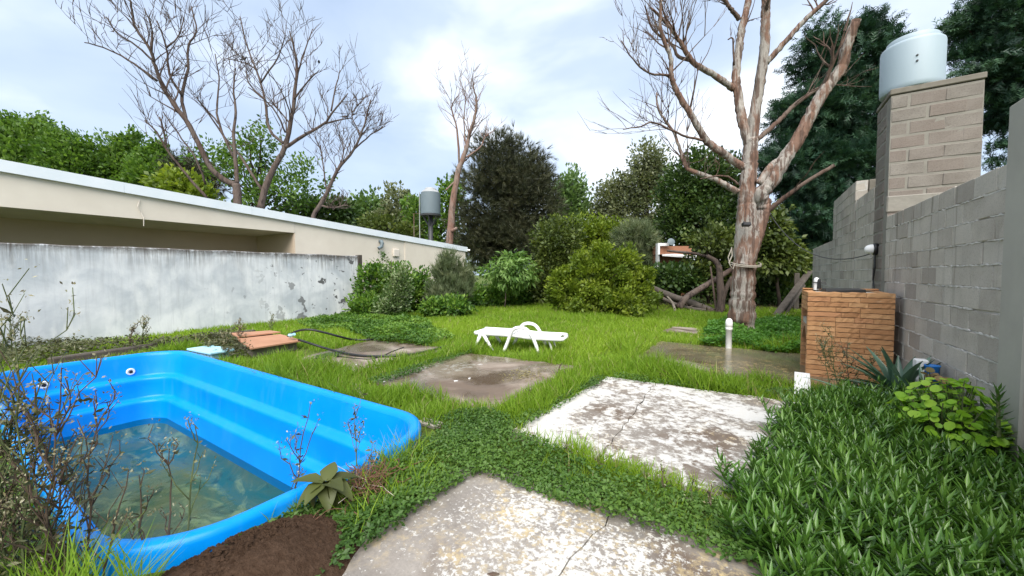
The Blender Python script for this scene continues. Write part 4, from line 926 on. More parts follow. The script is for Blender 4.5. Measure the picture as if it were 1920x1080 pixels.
# --- leafy trees. lobes: pixel centre and radii at the tree's distance
def base_at(px, D): b = P(px, 500, D); b.z = 0; return b
D = 31
tree('conifer', 'broad dark brownish conifer behind the young peach tree', 'tree', base_at(948, D), [lobe(945, 330, 70, 60, D), lobe(925, 385, 72, 75, D), lobe(985, 380, 62, 80, D), lobe(1003, 320, 22, 40, D), lobe(935, 285, 42, 30, D), lobe(900, 450, 52, 60, D), lobe(965, 460, 75, 55, D), lobe(1015, 400, 36, 62, D)], 900, 14, .42, .62, T_TUFT, M['pine'], .35, limbs=26, up=.5, seed=1, rmin=.3)
D = 17.5
tree('cypress', 'towering dark cypress with layered boughs behind the dead tree', 'tree', base_at(1575, D), [lobe(1540, 124, 34, 59, D), lobe(1600, 104, 44, 54, D), lobe(1515, 214, 49, 44, D), lobe(1590, 214, 69, 64, D), lobe(1505, 314, 54, 54, D), lobe(1585, 324, 74, 64, D), lobe(1530, 414, 59, 44, D), lobe(1655, 124, 26, 54, D), lobe(1650, 254, 34, 94, D), lobe(1600, 424, 64, 44, D), lobe(1640, 54, 12, 24, D), lobe(1535, 59, 12, 22, D)], 950, 26, .34, .44, T_SPRAY, M['cypress'], .45, limbs=24, up=.12, seed=2, flat=True, rmin=.4)
D = 15.5
tree('cypress', 'dark cypress with bare lower trunk and sky gaps to the right of the tower tank', 'tree', base_at(1905, D), [lobe(1874, 40, 55, 46, D), lobe(1834, 110, 30, 26, D), lobe(1914, 130, 55, 46, D), lobe(1974, 60, 60, 66, D), lobe(1894, 210, 28, 26, D), lobe(1959, 190, 50, 31, D), lobe(1879, 285, 12, 14, D), lobe(2004, 240, 40, 46, D)], 560, 26, .32, .42, T_SPRAY, M['cypress'], .40, limbs=20, up=.12, seed=3, flat=True, rmin=.35, top=11)
for i, (x, y, rx, ry, D, lab) in enumerate([
    (60, 290, 75, 55, 34, 'wind-tossed bright green poplar at the far end of the roof'), (128, 310, 50, 45, 33, 'smaller poplar with a notched top between two green poplars'),
    (215, 325, 55, 50, 35, 'upright leafy poplar standing between the notched poplar and the rounded one'), (298, 340, 55, 48, 34, 'rounded green poplar next to the dark pine behind the roof')]):
    tree('poplar', lab, 'tree', base_at(x, D), [lobe(x, y, rx*.8, ry*.9, D), lobe(x-rx*.5, y+12, rx*.6, ry*.8, D), lobe(x+rx*.5, y+14, rx*.6, ry*.75, D), lobe(x, y+60, rx*1.1, 50, D)]+[lobe(x+random.uniform(-.7, .7)*rx, y-ry*random.uniform(.55, .95), 10, 30, D) for _ in range(6)], 520, 40, .36, .31, T_QUAD, M['poplar'], .22, limbs=14, up=.6, seed=20+i, group='poplars behind the cream house')
tree('pine_tree', 'small dark brown pine poking above the roof behind the leafless tree', 'tree', base_at(375, 30), [lobe(345, 315, 25, 25, 30), lobe(385, 345, 32, 30, 30), lobe(365, 330, 30, 30, 30)], 200, 12, .3, .45, T_TUFT, M['pine'], .15, seed=31)
tree('leafy_tree', 'olive yellow tree low over the roof in front of the dark pine', 'tree', base_at(335, 27), [lobe(335, 352, 40, 25, 27), lobe(320, 340, 25, 22, 27), lobe(350, 380, 45, 40, 27)], 160, 22, .3, .35, T_QUAD, M['bush_y'], .12, seed=32)
tree('leafy_tree', 'sparse green tree seen through the leafless limbs', 'tree', base_at(470, 25), [lobe(400, 285, 30, 30, 25), lobe(425, 320, 30, 30, 25), lobe(470, 290, 40, 35, 25), lobe(505, 255, 25, 35, 25), lobe(540, 350, 55, 40, 25), lobe(500, 370, 50, 30, 25), lobe(580, 330, 30, 25, 25)], 150, 30, .30, .25, T_LEAF, M['poplar'], .14, limbs=30, seed=33)
tree('leafy_tree', 'dark low tree crown at the roof edge below the small crooked tree', 'tree', base_at(590, 28), [lobe(560, 395, 30, 15, 28), lobe(610, 392, 40, 18, 28), lobe(640, 400, 25, 20, 28)], 130, 18, .3, .35, T_QUAD, M['dark_tree'], .12, seed=34)
tree('leafy_tree', 'hazy pale round tree far behind the house', 'tree', base_at(690, 42), [lobe(690, 398, 35, 28, 42), lobe(665, 405, 25, 22, 42), lobe(715, 420, 30, 25, 42)], 170, 18, .5, .5, T_QUAD, M['pale'], .2, seed=35)
tree('eucalyptus', 'grey green eucalyptus rising between the pale tree and the elevated tank', 'tree', base_at(752, 38), [lobe(738, 368, 22, 14, 38), lobe(752, 385, 28, 22, 38), lobe(760, 420, 40, 35, 38), lobe(730, 430, 40, 30, 38)], 170, 18, .45, .45, T_QUAD, M['euca'], .2, seed=36)
tree('leafy_tree', 'olive crown just above the house roof left of the elevated tank', 'tree', base_at(720, 26), [lobe(712, 425, 30, 14, 26), lobe(755, 440, 30, 14, 26)], 110, 20, .25, .3, T_QUAD, M['bush_o'], .1, seed=37)
tree('leafy_tree', 'bright green tree directly behind the elevated tank', 'tree', base_at(805, 34), [lobe(790, 410, 30, 40, 34), lobe(825, 430, 35, 35, 34), lobe(845, 380, 25, 40, 34)], 170, 18, .4, .42, T_QUAD, M['poplar'], .18, seed=38)
tree('leafy_tree', 'pale green poplar peeking out at the side of the broad dark conifer', 'tree', base_at(1068, 42), [lobe(1068, 360, 28, 35, 42), lobe(1080, 395, 28, 35, 42), lobe(1060, 400, 30, 40, 42)], 220, 20, .45, .45, T_QUAD, M['pale'], .2, seed=39, up=.5)
tree('eucalyptus', 'lower grey eucalyptus in the distance beyond the yellow green bush', 'tree', base_at(1155, 40), [lobe(1160, 345, 25, 22, 40), lobe(1145, 375, 32, 28, 40), lobe(1170, 400, 38, 40, 40), lobe(1135, 420, 28, 35, 40)], 260, 30, .42, .32, T_QUAD, M['euca'], .22, seed=40)
tree('eucalyptus', 'tall grey eucalyptus in the distance with a rounded top', 'tree', base_at(1215, 38), [lobe(1212, 298, 32, 26, 38), lobe(1228, 330, 28, 25, 38), lobe(1200, 345, 30, 28, 38), lobe(1225, 390, 38, 50, 38), lobe(1190, 400, 30, 45, 38)], 330, 30, .42, .32, T_QUAD, M['euca'], .22, seed=41)
D = 24
tree('leafy_tree', 'dense dark green tree behind the trunk of the dead tree', 'tree', base_at(1320, D), [lobe(1310, 330, 55, 45, D), lobe(1280, 370, 45, 50, D), lobe(1350, 350, 45, 50, D), lobe(1320, 410, 80, 50, D), lobe(1270, 430, 35, 40, D), lobe(1375, 420, 40, 55, D)], 700, 34, .28, .22, T_QUAD, M['dark_tree'], .22, limbs=18, seed=42)
D = 24
tree('leafy_tree', 'light olive tree behind the yellow green bush', 'tree', base_at(1150, D), [lobe(1080, 440, 45, 35, D), lobe(1130, 440, 45, 25, D), lobe(1060, 470, 40, 40, D), lobe(1175, 455, 40, 25, D)], 360, 30, .26, .2, T_QUAD, M['bush_y'], .15, seed=43)
tree('casuarina', 'soft grey green feathery bush left of the far brick house', 'bush', base_at(1195, 22), [lobe(1190, 455, 36, 32, 22), lobe(1200, 485, 28, 30, 22), lobe(1180, 490, 35, 30, 22)], 240, 12, .22, .50, T_TUFT, M['greygreen'], .1, seed=44, up=.7)
D = 18.5
tree('bush', 'brownish olive bush between the peach tree and the yellow green bush', 'bush', base_at(1035, D), [lobe(1045, 445, 40, 35, D), lobe(1035, 490, 38, 45, D), lobe(1020, 530, 35, 40, D), lobe(1055, 510, 40, 50, D)], 400, 30, .2, .16, T_QUAD, M['bush_o'], .1, seed=45)
D = 14.6
tree('bush', 'big rounded yellow green bush on the lawn edge', 'bush', base_at(1125, D), [lobe(1120, 520, 62, 45, D), lobe(1075, 545, 44, 38, D), lobe(1180, 545, 40, 38, D), lobe(1130, 560, 88, 28, D), lobe(1150, 488, 40, 24, D), lobe(1088, 505, 26, 24, D), lobe(1195, 520, 24, 22, D), lobe(1128, 470, 16, 14, D), lobe(1052, 525, 18, 20, D), lobe(1175, 480, 16, 14, D)], 460, 72, .13, .14, T_LEAF, M['bush_y'], .10, limbs=22, seed=46, floor=0, up=.5)
D = 12.6
tree('bush', 'yellowish willowy shrub growing behind the dead trunk beside the wall', 'bush', base_at(1462, D+3), [lobe(1445, 430, 30, 45, D+2.6), lobe(1460, 480, 36, 35, D+3), lobe(1485, 490, 26, 30, D+3.4), lobe(1425, 470, 25, 40, D+2.6)], 300, 20, .16, .20, T_LEAF, M['bush_o'], .08, limbs=14, seed=47, droop=.6)
D = 17.6
for i, (x, lb, lab) in enumerate([(1270, [(1262, 520, 38, 14), (1245, 530, 26, 20), (1290, 530, 30, 18)], 'dark shrub with drooping twigs in front of the far brick house'), (1330, [(1338, 490, 34, 30), (1310, 518, 26, 28), (1350, 520, 35, 45), (1335, 450, 40, 28)], 'dark thicket shrub above the fallen logs'), (1400, [(1420, 520, 45, 55), (1385, 540, 35, 40), (1460, 530, 30, 50)], 'shadowy shrub behind the foot of the dead tree'), (1500, [(1500, 520, 40, 45), (1480, 560, 40, 25), (1515, 480, 20, 40)], 'deep green shrub under the cypress by the far wall end')]):
    tree('bush', lab, 'bush', base_at(x, D), [lobe(a, b, c_, d_, D) for a, b, c_, d_ in lb], 230, 20, .2, .2, T_QUAD, M['dark_tree'] if i != 1 else M['bush_o'], .09, limbs=16, seed=50+i)
# distant woodland that closes the view
g_ = []
for x in range(560, 1580, 46): g_.append(lobe(x, 470-18*math.sin(x*.021), 40, 34, 52, 3))
for x in range(-100, 480, 60): g_.append(lobe(x, 430, 50, 40, 60, 3))
_crown(g_, 1500, 14, .8, .8, T_QUAD, M['farwood'], None, name='distant_woods', seed=60, floor=0); tag(bpy.data.objects['distant_woods'], 'dark distant woodland closing the view behind the gardens', 'woods', kind='stuff')

# --- hedge and shrubs by the end of the white wall
def shrub(name, label, lobes, n, per, spread, size, T, mat, seed, base_px=None, **kw):
    b = sum((l[0] for l in lobes), Vector())/len(lobes); return tree(name, label, 'shrub' if name != 'hedge' else 'hedge', b, lobes, n, per, spread, size, T, mat, .035, 'bark_dark', 14, seed=seed, floor=0, **kw)
shrub('hedge', 'dark leafy vine hedge running on from the end of the white wall', [lobe(705, 545, 32, 45, 14.2), lobe(745, 545, 36, 45, 15), lobe(780, 550, 35, 42, 15.8), lobe(690, 580, 30, 22, 13.4)], 520, 24, .14, .15, T_LEAF, M['vine'], 70)
shrub('hedge', 'lower stretch of vine hedge past the feathery grey shrub', [lobe(880, 560, 30, 24, 17), lobe(920, 562, 30, 22, 18), lobe(965, 555, 30, 26, 18.6), lobe(998, 545, 20, 30, 19)], 400, 22, .14, .16, T_LEAF, M['vine'], 71)
shrub('shrub', 'pale variegated shrub in front of the vine hedge near the wall end', [lobe(742, 555, 22, 36, 13.2), lobe(725, 575, 20, 25, 13), lobe(752, 530, 14, 30, 13.2), lobe(720, 495, 4, 22, 13.4, .08)], 260, 14, .10, .10, T_LEAF, M['shrub_pale'], 72, up=.7)
shrub('shrub', 'feathery grey green upright shrub between the two hedge stretches', [lobe(838, 520, 20, 40, 14.6), lobe(850, 555, 30, 32, 14.6), lobe(868, 530, 16, 32, 14.8), lobe(828, 560, 22, 30, 14.4)], 420, 9, .10, .34, T_TUFT, M['greygreen'], 73, up=1.6, out=.35)
shrub('shrub', 'low dark shrub at the foot of the feathery shrub', [lobe(845, 575, 38, 14, 13.6), lobe(810, 578, 20, 14, 13.4)], 170, 18, .1, .13, T_LEAF, M['vine'], 74)
D = 16.8
tree('peach_tree', 'young peach tree with drooping narrow leaves on a thin stem', 'tree', base_at(945, D), [lobe(955, 505, 34, 24, D), lobe(928, 512, 22, 18, D), lobe(984, 512, 20, 20, D), lobe(955, 528, 26, 14, D), lobe(962, 485, 20, 12, D)], 125, 15, .15, .26, T_LEAF, M['peach'], .03, 'bark_grey', 14, seed=75, droop=.95, wid=.55, up=.2)

# --- fallen logs, leaning posts and brush at the back of the lawn
def log(label, pts, r0, r1, D, mat='wood', n=9, cat='log', name='fallen_log'):
    Q = smooth_path([P(x, y, d) for x, y, d in pts], 4); k = len(Q)
    o = MB().tube(Q, [(r0+(r1-r0)*i/(k-1))*random.uniform(.92, 1.08) for i in range(k)], n).build(name, M[mat], None, True); return tag(o, label, cat)
log('thick dark fallen log lying against the thicket', [(1222, 540, 16.2), (1260, 556, 15.9), (1300, 570, 15.6), (1342, 588, 15.2)], .13, .16, 0)
log('curved grey limb crossing over the thick fallen log', [(1273, 578, 15.0), (1285, 560, 15.1), (1310, 543, 15.3), (1335, 528, 15.6), (1372, 505, 16)], .13, .10, 0, 'bark_grey')
log('lower dark branch on the ground below the thick log', [(1228, 553, 15.8), (1270, 572, 15.4), (1305, 580, 15.2), (1325, 583, 15.0)], .07, .08, 0)
log('dark upright stem growing out of the log pile', [(1348, 590, 14.8), (1352, 565, 14.9), (1350, 530, 15.1), (1346, 495, 15.4), (1325, 480, 15.6)], .17, .09, 0, 'bark_dark')
log('thin leaning stem beside the dead trunk', [(1355, 565, 15), (1362, 540, 15.0), (1372, 520, 15.1)], .09, .07, 0, 'bark_dark')
log('slender pale pole standing in the log pile', [(1343, 583, 15.1), (1338, 545, 15.2), (1332, 500, 15.4)], .05, .03, 0, 'bark_grey', 6, 'pole', 'pole')
log('short pale forked stick by the log pile', [(1266, 588, 14.6), (1262, 570, 14.9), (1251, 556, 15.2)], .06, .04, 0, 'wood_pale', 6, 'stick', 'stick')
log('broken mossy branch hanging before the far brick house', [(1251, 470, 17.4), (1270, 472, 17.4), (1300, 475, 17.3), (1330, 482, 17.2)], .05, .07, 0, 'bark_grey', 7, 'branch', 'branch')
log('pale fence post in the dark thicket', [(1248, 545, 18.2), (1248, 530, 18.2), (1248, 512, 18.2)], .09, .085, 0, 'wood_pale', 6, 'post', 'fence_post')
a = P(1455, 577, 13.3); b = P(1519, 508, 15.4); a.z = .05
def plank(label, a, b, w_, t_, mat='wood', name='timber', cat='timber'):
    d = (b-a); L_ = d.length; Mx = Matrix.Translation(a) @ d.to_track_quat('X', 'Z').to_matrix().to_4x4(); o = MB().bbox(0, L_, -w_/2, w_/2, -t_/2, t_/2, .015, Mx, .01).build(name, M[mat]); return tag(o, label, cat)
plank('long grey timber leaning up against the far wall end', a, b, .22, .10)
b2 = P(1494, 512, 15.0); a2 = Vector((b2.x, b2.y, -.05)); plank('upright grey post supporting the leaning timber', a2, b2, .22, .16, 'wood', 'post', 'post')
plank('second weathered timber lying under the leaning one', Vector((a.x+.25, a.y+.5, .06)), Vector((b.x-.25, b.y-.6, 1.1)), .14, .08)
c = G(1470, 590); plank('thin bleached board lying in the grass behind the nettles', G(1440, 598, .05), G(1482, 588, .12), .10, .03, 'rope', 'board', 'board')
# brush litter under the thicket
g2 = np.random.default_rng(80); N = 5200; pos = []
while len(pos) < N:
    px = g2.uniform(1215, 1530, N); dd = g2.uniform(14.6, 19, N)
    for x_, d_ in zip(px, dd):
        p = P(x_, 500, d_); pos.append((p.x, p.y, abs(g2.normal()*.10)))
pos = np.array(pos[:N]); leaves('brush_litter', T_QUAD, pos, g2.normal(size=(N, 3))*[1, 1, .3], g2.normal(size=(N, 3))*.4+[0, 0, 1], g2.uniform(.08, .3, N), g2.random(N), M['litter'], None, g2.uniform(.03, .1, N))
tag(bpy.data.objects['brush_litter'], 'brown dead leaves and twigs heaped under the thicket', 'leaf litter', kind='stuff')

# ================================================================== ground vegetation
def inpoly(p, poly):
    x, y = p[:, 0], p[:, 1]; ins = np.zeros(len(p), bool); j = len(poly)-1
    for i in range(len(poly)):
        xi, yi = poly[i][:2]; xj, yj = poly[j][:2]
        with np.errstate(divide='ignore', invalid='ignore'): ins ^= ((yi > y) != (yj > y)) & (x < (xj-xi)*(y-yi)/(yj-yi+1e-12)+xi)
        j = i
    return ins
def gpoly(pts, z=0): return [tuple(G(x, y, z))[:2] for x, y in pts]
def inrect(p, r, mg=0.): return (p[:, 0] > r[0]-mg) & (p[:, 0] < r[1]+mg) & (p[:, 1] > r[2]-mg) & (p[:, 1] < r[3]+mg)
PATCH = gpoly([(1545, 752), (1640, 742)])+[(1.64, 6.5), (1.64, .2), (.50, .2), (.32, 1.2)]+gpoly([(1440, 1080), (1385, 1040), (1400, 1000), (1380, 935), (1445, 850), (1480, 800)])
MOUND = (-2.08, .86); 
def vnoise(p, s, seed=0):
    """cheap smooth 2D noise in 0..1"""
    r = np.random.default_rng(seed); v = np.zeros(len(p))
    for k in range(7):
        a = r.uniform(0, 6.28); f = s*r.uniform(.6, 1.7); v += np.sin((p[:, 0]*math.cos(a)+p[:, 1]*math.sin(a))*f+r.uniform(0, 6.28))
    return .5+.5*np.tanh(v/2.6)
def blocked(p, mg=-.03):
    jit = (vnoise(p, 9, 4)-.5)*.22
    b = np.zeros(len(p), bool)
    for r in SLABS[:6]: b |= (p[:, 0] > r[0]-mg+jit*.6) & (p[:, 0] < r[1]+mg-jit*.6) & (p[:, 1] > r[2]-mg+jit*.6) & (p[:, 1] < r[3]+mg-jit*.6)
    b |= inrect(p, (PU0, PU1, PV0, PV1), .02) | inrect(p, (GX0, GX1+.1, GV0, GV1), 0) | (p[:, 0] > 1.6) | ((p[:, 0] < WX+.05) & (p[:, 1] < 9.2)) | (p[:, 0] < HX+.1)
    b |= ((p[:, 0]-MOUND[0])/.36)**2+((p[:, 1]-MOUND[1])/.52)**2 < 1
    b |= inrect(p, (-9.7, -7.25, 3.15, 4.25), 0)
    return b
def camdist(p): return np.hypot(p[:, 0], p[:, 1])
def infront(p, mg=.12):
    x = p[:, 0]*cY+p[:, 1]*sY; d = -p[:, 0]*sY+p[:, 1]*cY
    return (d > .6) & (np.abs(x)/np.maximum(d, .01) < 1.333+mg+.5/np.maximum(d, .3))
g3 = np.random.default_rng(90)
CLOVER = [[(-2.36, 1.0), (-2.1, .15), (-1.74, .1), (-1.72, 2.1), (-1.6, 2.42), (-2.3, 2.42)], [(-1.95, 2.2), (.7, 2.24), (.7, 2.5), (-1.95, 2.5)], 
    gpoly([(545, 1085), (560, 1000), (640, 930), (740, 880), (850, 838), (930, 838), (905, 868), (830, 895), (770, 940), (705, 985), (640, 1050), (625, 1085)]),
    gpoly([(890, 862), (905, 838), (960, 822), (1010, 845), (1150, 905), (1320, 950), (1400, 965), (1420, 1010), (1400, 1060), (1300, 1018), (1190, 985), (1100, 930), (1010, 890)]),
    gpoly([(800, 800), (860, 780), (960, 790), (960, 830), (850, 845), (770, 860)])]
# lawn
N0 = 1500000; p = np.c_[g3.uniform(-13.6, 1.62, N0), g3.uniform(-.3, 19.5, N0)]; p = p[infront(p)]; d = camdist(p)
keep = g3.random(len(p)) < np.clip(.62*(4.0/np.maximum(d, 2.5))**.95, 0, 1); p = p[keep]; p = p[~blocked(p)]
pl = inpoly(p, PATCH); p = p[~pl]
d = camdist(p); nz = vnoise(p, 1.3, 2); nf = vnoise(p, 5, 3)
strip = np.zeros(len(p))
for r in SLABS[:5]: strip = np.maximum(strip, inrect(p, r, .65)*1.)
strip = np.maximum(strip, inrect(p, (PU0, PU1, PV0, PV1), .55)*1.)
h = (.085+.07*nz)*(1-strip)+strip*(.08+.26*nf*nz+.05*nf); h *= g3.uniform(.6, 1.35, len(p)); h = np.where((p[:, 1] > 11) & (nz > .5), h*1.5, h)
near_wall = (p[:, 0] < -9.4) & (p[:, 1] < 3.6); h = np.where(near_wall, h*.8, h); h = np.where((p[:, 1] < .45) & (p[:, 0] < -2.0), h*1.25, h)
thin = (g3.random(len(p)) < np.where(strip > 0, .62+.4*nf, .9)) & ~(near_wall & (g3.random(len(p)) < .3)); p, d, nz, nf, h, strip = [a[thin] for a in (p, d, nz, nf, h, strip)]
incl = np.zeros(len(p), bool)
for c_ in CLOVER: incl |= inpoly(p, c_)
h = np.where(incl, h*.75, h); kp = (~incl | (g3.random(len(p)) < .25)) & ~((p[:, 1] < .45) & (p[:, 0] < -2.0) & (g3.random(len(p)) < .6)); p, d, nz, nf, h, strip = [a[kp] for a in (p, d, nz, nf, h, strip)]
N = len(p); pos = np.c_[p, np.full(N, -.005)]
lean = g3.normal(size=(N, 2))*.42; y = np.c_[lean, np.ones(N)]; nr = np.c_[lean+g3.normal(size=(N, 2))*.6, np.full(N, .1)]
nm = vnoise(p, .9, 6); tint = np.clip(.30+.42*nm+.2*(1-strip)*nz+g3.normal(size=N)*.17, 0, 1)
dryp = (g3.random(N) < .035)
sel = ~dryp
leaves('lawn_grass', T_BLADE, pos[sel], y[sel], nr[sel], h[sel], tint[sel], M['grass'], None, (.0055+.0011*d)[sel]); tag(bpy.data.objects['lawn_grass'], 'bright green unmown grass covering the yard between the slabs', 'grass', kind='stuff')
sel = dryp
leaves('dry_grass', T_BLADE, pos[sel], y[sel], nr[sel], h[sel]*1.25, g3.random(sel.sum()), M['drygrass'], None, (.004+.0008*d)[sel]); tag(bpy.data.objects['dry_grass'], 'scattered straw coloured blades among the green grass', 'dry grass', kind='stuff')
print('grass', N)
# low leafy ground cover
def cover(name, label, polys, dens, size, mat, hmax, seed, T=T_QUAD, excl=True, edge=.0, wid=1.1):
    r = np.random.default_rng(seed); P_ = []
    for poly in polys:
        a = np.array(poly); lo_, hi_ = a.min(0), a.max(0); n = int(dens*(hi_-lo_).prod()); q_ = np.c_[r.uniform(lo_[0], hi_[0], n), r.uniform(lo_[1], hi_[1], n)]
        q_ = q_[inpoly(q_, poly)]; P_.append(q_)
    q_ = np.concatenate(P_); q_ = q_[r.random(len(q_)) < .25+.95*vnoise(q_, 7, seed)]
    if excl:
        b = inrect(q_, (PU0, PU1, PV0, PV1), -.02); q_ = q_[~b]
    n = len(q_); hm = hmax*(.3+.7*vnoise(q_, 4.5, seed+1)); z = hm*np.sqrt(r.random(n))+.04
    y = r.normal(size=(n, 3))*[1, 1, .35]+[0, 0, .25]; nr = r.normal(size=(n, 3))*.45+[0, 0, 1.]
    t = np.clip(.15+.55*vnoise(q_, 3, seed+2)+.25*(z/hmax)*r.random(n)+r.normal(size=n)*.15, 0, 1); sc = size*r.uniform(.6, 1.4, n)
    o = leaves(name, T, np.c_[q_, z], y, nr, sc, t, mat, None, sc*wid); tag(o, label, 'ground cover', kind='stuff'); return o
cover('ground_cover', 'low dark leafy weeds creeping over the edges of the flaking slab', CLOVER, 9000, .030, M['clover'], .10, 101, T_LEAF)
cover('ground_cover', 'narrow row of low weeds along the slab joints', [gpoly([(690, 722), (860, 664), (900, 652), (905, 660), (880, 668), (715, 730)]), gpoly([(960, 825), (1150, 715), (1120, 712), (935, 815)]), gpoly([(1150, 708), (1520, 745), (1520, 755), (1150, 718)]), gpoly([(555, 690), (600, 672), (650, 664), (640, 672), (590, 690), (560, 700)])], 4200, .030, M['clover'], .07, 102, T_LEAF)
cover('creeping_vine', 'leafy creeper spreading over the back of the damp slab and wall foot', [gpoly([(560, 612), (640, 594), (720, 590), (800, 604), (815, 628), (850, 640), (800, 652), (720, 648), (690, 640), (640, 622), (590, 625)])], 1500, .075, M['vine'], .20, 103, T_LEAF)
cover('nettle_patch', 'bed of fresh green nettles around the dead tree and standpipe', [gpoly([(1312, 648), (1330, 615), (1375, 604), (1450, 606), (1500, 604), (1512, 668), (1440, 664), (1380, 652), (1335, 656)])], 2600, .062, M['nettle'], .26, 104, T_LEAF, False)
cover('weed_patch', 'scrubby weeds and low growth at the foot of the white wall', [gpoly([(-150, 700), (-150, 660), (130, 650), (280, 652), (420, 634), (440, 650), (330, 660), (180, 668), (50, 692)]), gpoly([(380, 670), (395, 642), (436, 630), (462, 650), (474, 674), (430, 682)])], 1300, .055, M['weed'], .24, 105, T_LEAF)
cover('weed_patch', 'rank green weeds beside the near end of the pool', [[(-2.34, .1), (-2.40, .55), (-2.42, -.4), (-2.9, .36), (-4.6, .36), (-4.6, -.5), (-1.9, -.5), (-1.85, .3)]], 2600, .05, M['clover'], .16, 106, T_LEAF)

# succulent bed: upright shoots with narrow fleshy leaves
r = np.random.default_rng(120); a = np.array(PATCH); lo_, hi_ = a.min(0), a.max(0)
n = int(150*(hi_-lo_).prod()); q_ = np.c_[r.uniform(lo_[0], hi_[0], n), r.uniform(lo_[1], hi_[1], n)]; q_ = q_[inpoly(q_, PATCH)]; q_ = q_[infront(q_, .3)]
hgt = .13+.22*vnoise(q_, 2.2, 5)*np.clip((q_[:, 0]+.1)/.8, .25, 1); n = len(q_); hgt *= r.uniform(.6, 1.35, n)
kk = 24; idx = np.repeat(np.arange(n), kk); t_ = np.tile(np.linspace(.12, 1, kk), n); ang = np.tile(np.arange(kk)*2.4, n)+np.repeat(r.uniform(0, 6.28, n), kk)
ln_ = r.normal(size=(n, 2))*.38; ps = np.c_[q_[idx]+ln_[idx]*(hgt[idx]*t_)[:, None], hgt[idx]*t_]
el = .05+1.05*t_**1.5+r.normal(size=len(idx))*.2; y = np.c_[np.cos(ang)*np.cos(el), np.sin(ang)*np.cos(el), np.sin(el)]; nr = np.c_[-np.cos(ang)*np.sin(el), -np.sin(ang)*np.sin(el), np.cos(el)]
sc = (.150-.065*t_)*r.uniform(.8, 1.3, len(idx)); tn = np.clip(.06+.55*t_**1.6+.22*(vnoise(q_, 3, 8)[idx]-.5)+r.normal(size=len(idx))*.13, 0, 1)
leaves('succulent_bed', ([(0, 0, 0), (-.11, .4, .03), (0, .45, -.06), (.11, .4, .03), (0, 1, .05)], [(0, 2, 1), (0, 3, 2), (1, 2, 4), (2, 3, 4)], []), ps, y, nr, sc, tn, M['succulent'], None, sc*.85)
tag(bpy.data.objects['succulent_bed'], 'dense bed of dark green upright succulent shoots along the block wall', 'succulents', kind='stuff'); print('shoots', n)

# soil heap
m = MB(); k, s_ = 22, 40; r = np.random.default_rng(130)
for i in range(k+1):
    for j in range(s_):
        a = 2*math.pi*j/s_; rad = i/k; x = MOUND[0]+.46*rad*math.cos(a)*(1+.10*math.sin(3*a+1)); y_ = MOUND[1]+.66*rad*math.sin(a)*(1+.08*math.sin(2*a)); h_ = .17*(1-rad**2)**1.2*(1+.15*math.sin(x*9)*math.cos(y_*7))+r.uniform(-.008, .008)*(rad < .97)-.012*(rad > .9)
        m.v.append((x, y_, h_))
for i in range(k):
    for j in range(s_): j2 = (j+1) % s_; m.f.append((i*s_+j, (i+1)*s_+j, (i+1)*s_+j2, i*s_+j2))
tag(m.build('soil_heap', M['soil'], None, True), 'heap of loose dark brown soil at the end of the pool', 'soil', kind='stuff')
r = np.random.default_rng(131); n = 2600; a = r.uniform(0, 6.28, n); rd = np.sqrt(r.random(n)); x = MOUND[0]+.45*rd*np.cos(a); y_ = MOUND[1]+.64*rd*np.sin(a); z = .17*(1-rd**2)**1.2
leaves('soil_crumbs', ([(-.5, -.5, 0), (.5, -.5, 0), (0, .6, 0), (0, 0, .7)], [(0, 1, 3), (1, 2, 3), (2, 0, 3)], []), np.c_[x, y_, z], r.normal(size=(n, 3))*[1, 1, .2], np.tile([0, 0, 1.], (n, 1)), r.uniform(.008, .026, n), r.random(n), M['soil']); tag(bpy.data.objects['soil_crumbs'], 'loose crumbs of soil on the brown heap', 'soil', kind='stuff')

